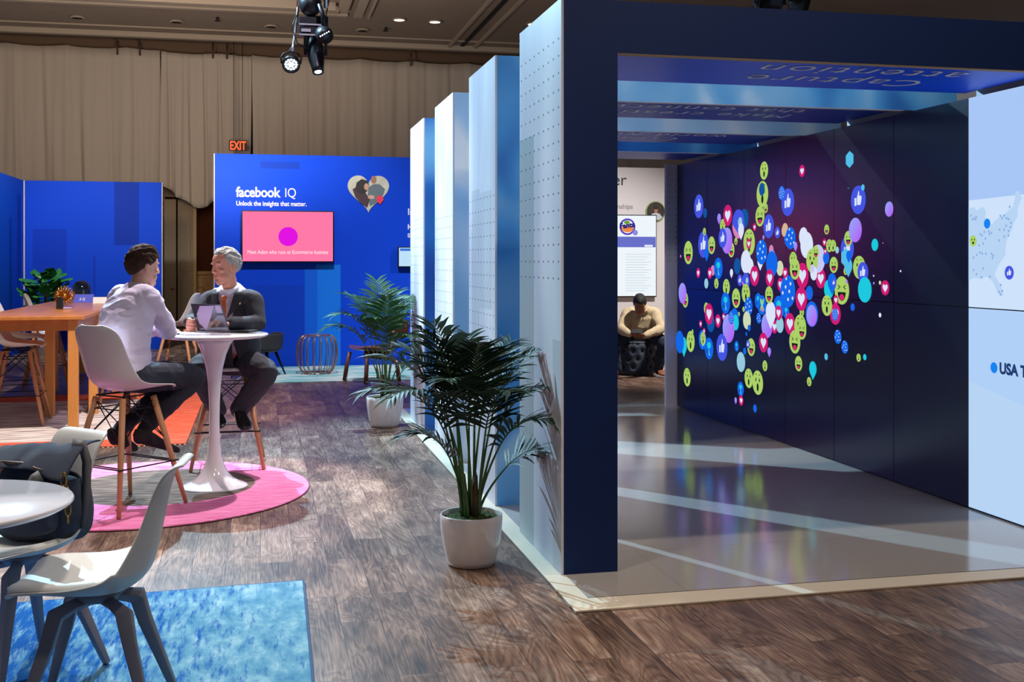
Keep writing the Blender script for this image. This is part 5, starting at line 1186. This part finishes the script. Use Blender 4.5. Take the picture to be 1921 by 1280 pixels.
def face_bits(par, M, lipm, iris=(.05, .08, .1, 1), brow=None, mouth_open=0):
    R3 = M.to_3x3().to_4x4(); inv = Matrix.Translation(par.location).inverted()
    A = inv @ M; R4 = A.to_3x3().to_4x4()
    for s in (1, -1):
        q = MB(); q.mi = 0; q.ball(A @ Vector((s*.031, .0690, .012)), .0112, 14, 10, R4); q.mi = 1; q.ball(A @ Vector((s*.031, .0765, .011)), (.0052, .0050, .0052), 10, 8, R4)
        q.build('eye', [bpy.data.materials.get('eye_white') or mat('eye_white', srgb(205, 200, 196), .3), bpy.data.materials.get('eye_iris') or mat('eye_iris', (.02, .03, .035), .2)], par)
        if brow:
            q = MB(); q.ball(A @ Vector((s*.031, .0865, .036)), (.019, .0045, .0035), 12, 8, R4); q.build('eyebrow', brow, par)
    q = MB(); q.ball(A @ Vector((0, .0945, -.052)), (.021, .0045, .0035), 14, 8, R4); q.ball(A @ Vector((0, .0935, -.0600)), (.018, .005, .004), 14, 8, R4); q.build('lips', lipm, par)
def hair(par, M, m, top=.016, front=.052, side=-.02, back=-.055, recede=0., amp=.007, sw=(0, 0)):
    A = Matrix.Translation(par.location).inverted() @ M; q = MB()
    def fn(a, b):
        th = a*2*PI; ph = b*PI*.86; d = Vector((math.sin(ph)*math.cos(th), math.sin(ph)*math.sin(th), math.cos(ph)))
        p = Vector((d.x*.083, -.010+d.y*.103, .024+d.z*.106))
        # hairline: low limit of hair as a function of the direction round the head
        fr = max(0., d.y/max(1e-3, math.hypot(d.x, d.y))) if ph > .01 else 0
        lim = lerp(lerp(back, side, min(1, max(0, (d.y+.75)/.75))), front+recede, max(0, min(1, (fr-.25)/.45)))
        k = max(0, min(1, (p.z-lim)/.040+.4)); k = k*k*(3-2*k)
        n = noise.noise(Vector((p.x*90, p.y*26, p.z*40)))*amp*1.3+noise.noise(Vector((p.x*24, p.y*9, p.z*12)))*amp*1.2
        ex = .004+top*max(0, d.z)**1.2*(.6+.6*max(0, d.y+.2))+n
        r = lerp(-.014, ex, k)
        return A @ (p+d*r+Vector((sw[0]*max(0, d.z)*k, sw[1]*max(0, d.z)*k, 0)))
    q.grid(fn, 72, 48); return q.build('hair', m, par, weld=True)
def hand(mb, w, d, pn, curl=.5, sg=1, spread=.12, s=1.0, thumb_in=.5):
    """w wrist, d direction of the palm, pn palm normal (fingers bend towards it), sg side of the thumb"""
    w = Vector(w); d = Vector(d).normalized(); pn = Vector(pn); pn = (pn-d*pn.dot(d)).normalized(); ac = d.cross(pn)*sg
    loft(mb, [(w-d*.02*s, .027*s, .020*s), (w+d*.008*s, .028*s, .018*s), (w+d*.035*s, .037*s, .016*s), (w+d*.07*s, .042*s, .0145*s), (w+d*.088*s, .040*s, .012*s)], ac, 16, .8)
    for i, (off, ln) in enumerate(((.030, .074), (.0105, .082), (-.010, .076), (-.029, .060))):
        p = w+d*(.085-.004*abs(i-1))*s+ac*off*s; dd = (d+ac*off*spread*10).normalized(); pts = [p-dd*.012*s, p]
        bend = curl*(1+.12*i)
        for k, f in enumerate((.45, .30, .25)):
            c_, s_ = math.cos(bend*(.8 if k == 0 else 1.)), math.sin(bend*(.8 if k == 0 else 1.)); nd = (dd*c_+pn*s_).normalized(); pn2 = (pn*c_-dd*s_).normalized()
            dd = nd; pts.append(pts[-1]+dd*ln*f*s); pn_, pn = pn, pn2
        pn = (Vector(pn)); limb(mb, pts, [.0092*s, .0090*s, .0086*s, .0080*s, .0066*s], seg=10)
        # restore the palm normal for the next finger
        pn = ac.cross(d)*sg if sg > 0 else (ac*sg).cross(d)
        pn = pn.normalized()
    b = w+d*.022*s+ac*.026*s; td = (d*.75+ac*.75+pn*.35*thumb_in).normalized(); t2 = (d*.95+ac*.15+pn*.5*thumb_in).normalized()
    limb(mb, [b, b+td*.034*s, b+td*.034*s+t2*.030*s, b+td*.034*s+t2*.052*s], [.014*s, .0115*s, .0098*s, .0078*s], seg=10)
def shoe(mb, heel, toe, up, w=.042, h=.055):
    heel = Vector(heel); toe = Vector(toe); d = (toe-heel); ln = d.length; d.normalize(); up = Vector(up); up = (up-d*up.dot(d)).normalized(); s = d.cross(up)
    secs = [(-.01, .020, .020, .022), (.02, w*.78, h*.62, .036), (.12, w*.84, h*.70, .042), (.34, w*.78, h*.62, .036), (.55, w*.95, h*.46, .026), (.78, w*1.08, h*.36, .020), (.93, w*.85, h*.28, .016), (1.0, w*.42, h*.18, .012)]
    loft(mb, [(heel+d*ln*f+up*u, a, b) for f, a, b, u in secs], s, 20, .8)
    return d, up, s, ln
def sole(par, heel, d, up, s, ln, m, w=.042, hh=.012, hb=True):
    q = MB(); pl = []
    for f, a in ((0, .6), (.05, .8), (.2, .86), (.4, .78), (.6, .98), (.8, 1.1), (.95, .8), (1.02, .35)): pl.append((f, a))
    o = Matrix.Translation(par.location).inverted(); top = []; 
    poly = [(ln*f, w*a) for f, a in pl]+[(ln*f, -w*a) for f, a in pl[::-1]]
    Mx = o @ frame(Vector(heel)-up*.0, d, up.cross(d))
    q.prism(poly, -hh, .002, Mx)
    if hb: q.prism([(ln*f, w*a*.9) for f, a in pl[:3]]+[(ln*f, -w*a*.9) for f, a in pl[:3][::-1]], -hh-.014, -hh, Mx)
    q.build('sole', m, par, bevel=.002)
M_skin = mat('skin_light', srgb(214, 160, 136), .5, nscale=40, nvar=.05); M_skin2 = mat('skin_ruddy', srgb(222, 150, 122), .5, nscale=40, nvar=.10); M_skin3 = mat('skin_tan', srgb(150, 96, 74), .5, nscale=40, nvar=.06)
M_lip = mat('lips', srgb(176, 100, 90), .5); M_lip3 = mat('lips_dark', srgb(110, 62, 54), .5)
M_hair1 = mat('brown_hair', srgb(78, 54, 42), .8, spec=.15, nscale=120, nbump=1, nvar=.4, stretch=(3, .4, 1)); M_hair2 = mat('silver_hair', srgb(190, 182, 174), .8, spec=.2, nscale=110, nbump=1, nvar=.18, stretch=(3, .4, 1)); M_hair3 = mat('black_hair', srgb(26, 22, 22), .45, nscale=120, nbump=1, nvar=.3)
M_lilac = mat('lilac_cotton', srgb(214, 200, 222), .85, nscale=5, nbump=0, nvar=.03); M_jean = mat('dark_denim', srgb(36, 38, 52), .9, nscale=200, nbump=.3, nvar=.2); M_suit = mat('charcoal_wool', srgb(46, 46, 54), .85, nscale=250, nbump=.2, nvar=.1)
M_shirt = mat('white_cotton', srgb(232, 232, 242), .8); M_tie = mat('rust_silk', srgb(190, 84, 30), .45, nscale=90, nvar=.15); M_shoe = mat('black_polished_leather', (.012, .012, .014), .18, coat=.4); M_boot = mat('dark_suede', srgb(34, 28, 34), .95)
M_knit = mat('beige_knit', srgb(208, 188, 152), .9, nscale=300, nbump=.4); M_jean2 = mat('blue_denim', srgb(34, 52, 72), .9, nscale=200, nbump=.3, nvar=.2); M_tan2 = mat('tan_shoe_leather', srgb(142, 86, 58), .5)
def person(label, loc):
    return thing('person', label, 'person', loc)

# --- man in the lilac shirt, seen from behind
f1 = dirv(.62, .78); s1 = f1.cross(Vector((0, 0, 1))).normalized()
pe = V(243, 706, 6.90)
P1 = person('man in lilac shirt and dark jeans on a bar stool, seen from behind', (pe.x, pe.y, 0))
ch = V(241, 590, 6.96); sh_ = V(251, 553, 7.03); nk = V(259, 537, 7.08); hd = V(268, 502, 7.12)
b = MB()
H1 = headmat(hd, dirv(.70, .70), R(-6)); head(b, H1)
limb(b, [V(254, 548, 7.04), nk, V(265, 517, 7.10)], [.064, .054, .052])
loft(b, [(pe, .15, .10), (V(234, 655, 6.88), .13, .10), (ch, .16, .10), (sh_, .14, .06)], s1)
rs = sh_+s1*.165+Vector((0, 0, -.025)); ls = sh_-s1*.165+Vector((0, 0, -.025))
re = V(317, 620, 7.10); rw_ = V(294, 619, 7.36); le = V(262, 622, 7.42); lw_ = V(300, 617, 7.52)
limb(b, [rs, re, rw_], [.045, .036, .024]); limb(b, [ls, le, lw_], [.045, .036, .024])
hand(b, rw_, dirv(.5, .6, -.05), (0, 0, -1), .35, -1); hand(b, lw_, dirv(.9, .2, -.03), (0, 0, -1), .4, 1)
hr = pe+s1*.095; hl = pe-s1*.095; kr = V(368, 706, 7.14); kl = V(344, 702, 7.32); ar = V(275, 800, 6.98); al = V(228, 802, 7.02)
limb(b, [hr, kr, ar], [.07, .05, .035]); limb(b, [hl, kl, al], [.07, .05, .035])
bake(b, 'body', M_skin, P1, .0048, 3)
b = MB()
loft(b, [(pe+Vector((0, 0, -.03)), .165, .115), (V(238, 690, 6.89), .172, .128), (V(233, 655, 6.88), .168, .132), (V(232, 620, 6.90), .178, .138), (ch, .190, .132), (V(247, 568, 7.0), .196, .110), (sh_, .165, .078), (V(256, 543, 7.06), .085, .062)], s1)
for (a_, e_, w_) in ((rs, re, rw_), (ls, le, lw_)):
    limb(b, [lerp(sh_, a_, .72), a_, lerp(a_, e_, .5), e_, lerp(e_, w_, .5), w_], [.078, .072, .062, .050, .046, .036])
shirt1 = bake(b, 'shirt', M_lilac, P1, .0065, 5, .010, 8., wdir=(1, 1, 1.9))
q = MB(); cen = V(260, 536, 7.07)-P1.location
q.tube([cen+s1*.066*math.cos(t)+f1*.062*math.sin(t)+Vector((0, 0, -.012+.012*math.sin(t+PI))) for t in [k*PI/16 for k in range(33)]], .019, 8, flat=1.3, cap=False, up=(0, 0, 1)); q.build('collar', M_lilac, P1)
b = MB()
loft(b, [(pe+Vector((0, 0, -.085)), .12, .09), (pe+Vector((0, 0, -.05)), .165, .125), (pe+Vector((0, 0, .02)), .160, .115), (pe+Vector((0, 0, .05)), .12, .09)], s1)
limb(b, [hr, lerp(hr, kr, .5), kr+Vector((0, 0, .002)), lerp(kr, ar, .45), ar], [.098, .086, .066, .060, .046]); limb(b, [hl, lerp(hl, kl, .5), kl, lerp(kl, al, .45), al], [.098, .086, .066, .060, .046])
bake(b, 'jeans', M_jean, P1, .0065, 4, .006, 12.)
b = MB(); limb(b, [lerp(ar, kr, .22), ar, V(262, 822, 6.93)], [.054, .046, .040]); bo = shoe(b, V(252, 828, 6.90), V(334, 850, 7.12), Vector((0, 0, 1)), .045, .07)
bake(b, 'boot', M_boot, P1, .005, 3)
b = MB(); limb(b, [lerp(al, kl, .22), al, V(216, 824, 6.98)], [.054, .046, .040]); shoe(b, V(206, 826, 6.95), V(252, 848, 7.22), Vector((0, 0, 1)), .045, .07)
bake(b, 'boot', M_boot, P1, .005, 3)
hair(P1, H1, M_hair1, top=.022, side=.012, back=-.070, amp=.009, sw=(.0, .006)); face_bits(P1, H1, M_lip, brow=M_hair1)

# --- older man in the suit
f2 = dirv(-.16, -.99); s2 = f2.cross(Vector((0, 0, 1))).normalized()   # his right, left in the photo
pe = V(430, 676, 8.22)
P2 = person('older man with silver hair in dark suit and rust orange tie, facing the camera', (pe.x, pe.y, 0))
ch = V(434, 590, 8.02); sh_ = V(434, 549, 7.94); hd = V(424, 501, 7.80)
b = MB(); H2 = headmat(hd, dirv(-.66, -.75), R(-7), R(3)); head(b, H2)
limb(b, [sh_, V(431, 536, 7.90), V(428, 516, 7.85)], [.064, .053, .050])
loft(b, [(pe, .15, .10), (V(432, 635, 8.14), .14, .11), (ch, .16, .10), (sh_, .14, .06)], s2)
rs = sh_+s2*.166+Vector((0, 0, -.062)); ls = sh_-s2*.166+Vector((0, 0, -.062))
re = V(363, 604, 7.86); rw_ = V(356, 604, 7.62); le = V(484, 606, 7.84); lw_ = V(432, 607, 7.63)
limb(b, [rs, re, rw_], [.045, .036, .026]); limb(b, [ls, le, lw_], [.045, .036, .026])
hand(b, rw_+Vector((0, 0, -.003)), dirv(.15, -.9, -.10), dirv(.9, .1, -.1), .95, -1, .05, 1.08); hand(b, lw_, dirv(-.9, -.35, -.06), (0, 0, -1), .55, 1, .1, 1.05)
hr = pe+s2*.10; hl = pe-s2*.10; kr = V(372, 694, 7.86); kl = V(500, 699, 7.92); ar = V(409, 770, 8.02); al = V(449, 768, 8.05)
limb(b, [hr, kr, ar], [.07, .05, .035]); limb(b, [hl, kl, al], [.07, .05, .035])
bake(b, 'body', M_skin2, P2, .0045, 3)
b = MB(); loft(b, [(pe+Vector((0, 0, .10)), .13, .10), (V(432, 635, 8.13), .155, .130), (ch, .170, .122), (V(434, 562, 7.96), .165, .10), (sh_, .12, .078), (V(432, 540, 7.91), .075, .068)], s2)
bake(b, 'shirt', M_shirt, P2, .007, 4, .002)
q = MB(); cen = V(431, 540, 7.90)-P2.location
q.tube([cen+s2*.054*math.cos(t)+f2*.058*math.sin(t)+Vector((0, 0, -.004-.026*math.sin(t))) for t in [k*PI/16 for k in range(33)]], .013, 8, flat=1.6, cap=False, up=(0, 0, 1)); q.build('collar', M_shirt, P2)
b = MB()
loft(b, [(pe+Vector((0, 0, -.06)), .225, .17), (pe+Vector((0, 0, .02)), .235, .175), (V(431, 640, 8.14), .222, .165), (V(432, 610, 8.07), .212, .152), (ch, .196, .142), (V(434, 566, 7.97), .190, .112), (V(434, 556, 7.95), .165, .095), (sh_+Vector((0, 0, .012)), .105, .078), (V(433, 541, 7.93), .068, .064)], s2)
for (a_, e_, w_) in ((rs, re, rw_), (ls, le, lw_)):
    limb(b, [lerp(sh_, a_, .7), a_, lerp(a_, e_, .5), e_, lerp(e_, w_, .5), lerp(e_, w_, .96)], [.070, .069, .063, .056, .050, .042])
loc2 = frame(sh_, s2, f2)   # local: x = his right, y = forward, z = up... (x cross y = up)
inv2 = loc2.inverted()
def cutj(c, n):
    p = inv2 @ c; lf = (c-sh_).dot(f2); z = c.z-sh_.z; x = (c-sh_).dot(s2)
    if (c-sh_).xy.length > .30 or n.dot(f2) < -.3 or z > .10: return False
    w = .066*min(1, max(0, (z+.30)/.30))+.006 if z > -.30 else .008+.10*max(0, -.36-z)
    if z > .0: w = .060
    return abs(x) < w and n.dot(f2) > -.2
jk = bake(b, 'jacket', M_suit, P2, .0065, 5, .007, 8., cut=cutj); md = jk.modifiers.new('solid', 'SOLIDIFY'); md.thickness = .006; md.offset = -1
# lapels: flat folded strips either side of the opening
for sg in (1, -1):
    q = MB()
    def lf_(a, c):
        z = lerp(.035, -.285, a); hw = lerp(.062, .008, a)+.0; wd = .058*math.sin(min(1, a*1.35+.30)*PI)**.7*(1 if a < .98 else .3)+.006
        x = (hw+wd*c); y = lerp(.088, .128, min(1, a*1.6))+.030*min(1, a*1.3)-.25*x*x/.08+.010
        return sh_+s2*sg*x+f2*y+Vector((0, 0, z-.028))-P2.location
    q.grid(lf_, 16, 5); q.build('lapel', M_suit, P2, solid=.005)
# tie
q = MB()
tpts = [(.0, .118, -.028, .017), (0, .126, -.05, .014), (0, .150, -.12, .026), (0, .166, -.22, .034), (0, .172, -.34, .037), (0, .20, -.44, .040), (0, .24, -.50, .043), (0, .262, -.545, .038), (0, .266, -.585, .003)]
def tf(a, c):
    i = a*(len(tpts)-1); i0 = min(int(i), len(tpts)-2); fr = i-i0; A = tpts[i0]; B_ = tpts[i0+1]; v = [lerp(A[k], B_[k], fr) for k in range(4)]
    x = (c*2-1)*v[3]; return sh_+s2*(x+.012*a)+f2*(v[1]-.004*abs(c*2-1))+Vector((0, 0, v[2]))-P2.location
q.grid(tf, 32, 6); q.build('tie', M_tie, P2, solid=.004)
q = MB(); q.ball(sh_+f2*.124+Vector((0, 0, -.034))-P2.location, (.020, .016, .017)); q.build('tie_knot', M_tie, P2)
MB().ball(sh_-s2*.115+f2*.122+Vector((0, 0, -.075))-P2.location, .0065).build('lapel_pin', M_gold, P2)
b = MB()
loft(b, [(pe+Vector((0, 0, -.10)), .13, .10), (pe+Vector((0, 0, -.06)), .175, .14), (pe+Vector((0, 0, .03)), .165, .12)], s2)
limb(b, [hr, lerp(hr, kr, .5), kr, lerp(kr, ar, .45), ar], [.105, .100, .078, .076, .062]); limb(b, [hl, lerp(hl, kl, .5), kl, lerp(kl, al, .45), al], [.105, .100, .080, .078, .064])
bake(b, 'trousers', M_suit, P2, .0065, 4, .008, 10.)
for (an, he, to) in ((ar, V(405, 772, 8.06), V(413, 806, 7.84)), (al, V(445, 772, 8.10), V(464, 810, 7.88))):
    b = MB(); up_ = Vector((0, 0, .6))+f2*.25; limb(b, [an+Vector((0, 0, .04)), an+Vector((0, 0, -.02))], [.05, .044]); d_, u_, ss, ln = shoe(b, he, to, up_, .050, .062)
    sho = bake(b, 'shoe', M_shoe, P2, .0045, 3)
    q = MB()
    for k in range(4):
        c_ = he+d_*ln*(.42+.07*k)+u_*(.066-.006*k)-P2.location; q.tube([c_-ss*.018, c_+u_*.004, c_+ss*.018], .0022, 5)
    q.build('laces', M_blk, sho).matrix_parent_inverse = Matrix.Identity(4)
    sho.children[0].location = P2.location
hair(P2, H2, M_hair2, top=.008, front=.066, side=.004, back=-.055, recede=.016, amp=.008); face_bits(P2, H2, M_lip, brow=M_hair2)

# --- man in the beige sweater in the lounge
f3 = dirv(-.02, -1); s3 = f3.cross(Vector((0, 0, 1))).normalized()
pe = V(1200, 626, 14.95); pe.z = .54
P3 = person('man in beige quarter zip sweater looking down at his phone on the dark ottoman', (pe.x, pe.y, 0))
sh_ = V(1204, 584, 14.78); hd = V(1200, 570, 14.58); ch = V(1203, 604, 14.84)
b = MB(); H3 = headmat(hd, f3, R(-38)); head(b, H3)
limb(b, [sh_, V(1202, 580, 14.70), V(1200, 574, 14.62)], [.07, .06, .055])
loft(b, [(pe, .15, .11), (ch, .16, .12), (sh_, .14, .07)], s3)
rs = V(1178, 590, 14.78); ls = V(1229, 590, 14.78); re = V(1166, 618, 14.58); le = V(1240, 617, 14.58); rw_ = V(1180, 627, 14.38); lw_ = V(1210, 630, 14.38)
limb(b, [rs, re, rw_], [.045, .036, .026]); limb(b, [ls, le, lw_], [.045, .036, .026])
hand(b, rw_, dirv(.75, -.2, .05), dirv(0, .6, .8), .45, -1, .08, 1.1); hand(b, lw_, dirv(-.75, -.2, .05), dirv(0, .6, .8), .45, 1, .08, 1.1)
hr = pe+s3*.10; hl = pe-s3*.10; kr = V(1148, 642, 14.55); kl = V(1243, 642, 14.55); ar = V(1158, 694, 14.62); al = V(1235, 694, 14.60)
limb(b, [hr, kr, ar], [.07, .05, .035]); limb(b, [hl, kl, al], [.07, .05, .035])
bake(b, 'body', M_skin3, P3, .0055, 3)
b = MB(); loft(b, [(pe+Vector((0, 0, .0)), .185, .15), (V(1201, 618, 14.90), .195, .165), (ch, .205, .155), (V(1204, 592, 14.80), .205, .12), (sh_, .15, .085), (V(1203, 578, 14.72), .08, .07)], s3)
for (a_, e_, w_) in ((rs, re, rw_), (ls, le, lw_)): limb(b, [lerp(sh_, a_, .7), a_, lerp(a_, e_, .5), e_, lerp(e_, w_, .5), w_], [.085, .085, .074, .066, .056, .040])
bake(b, 'sweater', M_knit, P3, .0075, 5, .008, 8.)
q = MB(); cz = sh_-P3.location; q.tube([cz+f3*.115+Vector((0, 0, -.035)), cz+f3*.165+Vector((0, 0, -.12))], .006, 6); q.build('zip', M_blk, P3)
b = MB(); loft(b, [(pe+Vector((0, 0, -.055)), .16, .12), (pe+Vector((0, 0, .0)), .18, .14), (pe+Vector((0, 0, .06)), .16, .12)], s3)
limb(b, [hr, lerp(hr, kr, .5), kr, lerp(kr, ar, .45), ar], [.10, .095, .075, .072, .062]); limb(b, [hl, lerp(hl, kl, .5), kl, lerp(kl, al, .45), al], [.10, .095, .075, .072, .062])
bake(b, 'jeans', M_jean2, P3, .007, 4, .007, 10.)
for an, dx in ((ar, -.3), (al, .2)):
    b = MB(); he = Vector((an.x, an.y, .03))-f3*.06; to = he+dirv(dx, -1)*.27; d_, u_, ss, ln = shoe(b, he, to, Vector((0, 0, 1)), .05, .06); limb(b, [an+Vector((0, 0, .0)), Vector((an.x, an.y, .09))], [.045, .042]); sh3 = bake(b, 'shoe', M_tan2, P3, .005, 3)
hair(P3, H3, M_hair3, top=.008, side=-.012, back=-.06, amp=.004); face_bits(P3, H3, M_lip3, brow=M_hair3)
q = MB(); q.tube([(lw_-P3.location)+dirv(-.75, -.2)*-.01+Vector((0, .030*math.cos(t), .028*math.sin(t))) for t in [k*PI/8 for k in range(17)]], .007, 6, cap=False); q.build('wristwatch', mat('pale_watch', srgb(220, 215, 205), .3), P3)
ph = V(1194, 622, 14.24); o = MB().box(-.075, .075, -.038, .038, -.005, .005, Matrix.Rotation(R(40), 4, 'X')).build('smartphone', M_blk, bevel=.003); o.location = ph; o.rotation_euler.z = -YAW; tag(o, 'black smartphone held by the man in the beige sweater', 'phone')

# ---------------------------------------------------------------- things on the tulip table
A = V(372, 622, 7.52); B_ = V(430, 627, 7.34); A.z = B_.z = TT+.012; e_ = (B_-A); up_ = Vector((0, 0, .185))+L(-.062, .03)-L(0, 0)
M_tab = mat('glossy_black_cover', srgb(52, 44, 52), .12, coat=.6); M_lil = mat('lilac_cover', srgb(176, 150, 178), .25)
tb = thing('tablet_computer', 'folded black and lilac tablet with keyboard on the white pedestal table', 'tablet', (A.x, A.y, TT))
def quad3(pts, th, nrm): 
    q = MB(); v = [Vector(p) for p in pts]; n = len(v); q.add([p-Vector(tb.location) for p in v]+[p+nrm*th-Vector(tb.location) for p in v], [tuple(range(n)), tuple(range(n, 2*n))]+[(i, (i+1) % n, n+(i+1) % n, n+i) for i in range(n)]); return q
nr = e_.cross(up_).normalized()
quad3([A, A+e_, A+e_+up_, A+up_], .009, -nr).build('display_slab', M_tab, tb, bevel=.002)
P_ = lambda u, v: A+e_*u+up_*v
quad3([P_(.12, .62), P_(.30, .93), P_(.78, .96), P_(.30, .05), P_(.12, .30)], .002, nr).build('cover_flap', M_lil, tb)
quad3([P_(.80, .70), P_(.80, .96), P_(.98, .96), P_(.98, .70)], .0015, nr).build('cover_flap', M_lil, tb)
kb = [A+L(-.17, -.03)-L(0, 0), A+L(-.02, -.23)-L(0, 0), B_+L(.02, -.03)-L(0, 0), A+L(.0, .02)-L(0, 0)]
kb = [Vector((p.x, p.y, TT+.001)) for p in kb]; quad3(kb, .009, Vector((0, 0, 1))).build('keyboard', mat('silver_keyboard', srgb(206, 196, 206), .35), tb, bevel=.002)
o = MB().box(-.11, .11, -.08, .08, 0, .014).build('leather_folder', M_blk, bevel=.004); p = V(447, 619, 7.62); o.location = (p.x, p.y, TT); o.rotation_euler.z = R(-22); tag(o, 'black leather folder on the white pedestal table before the suited man', 'folder')
o = MB().box(-.036, .036, -.075, .075, 0, .008).build('smartphone', M_blk, bevel=.003); p = V(335, 627, 7.42); o.location = (p.x, p.y, TT); o.rotation_euler.z = R(60); tag(o, 'dark phone lying by the elbow of the lilac shirt', 'phone')
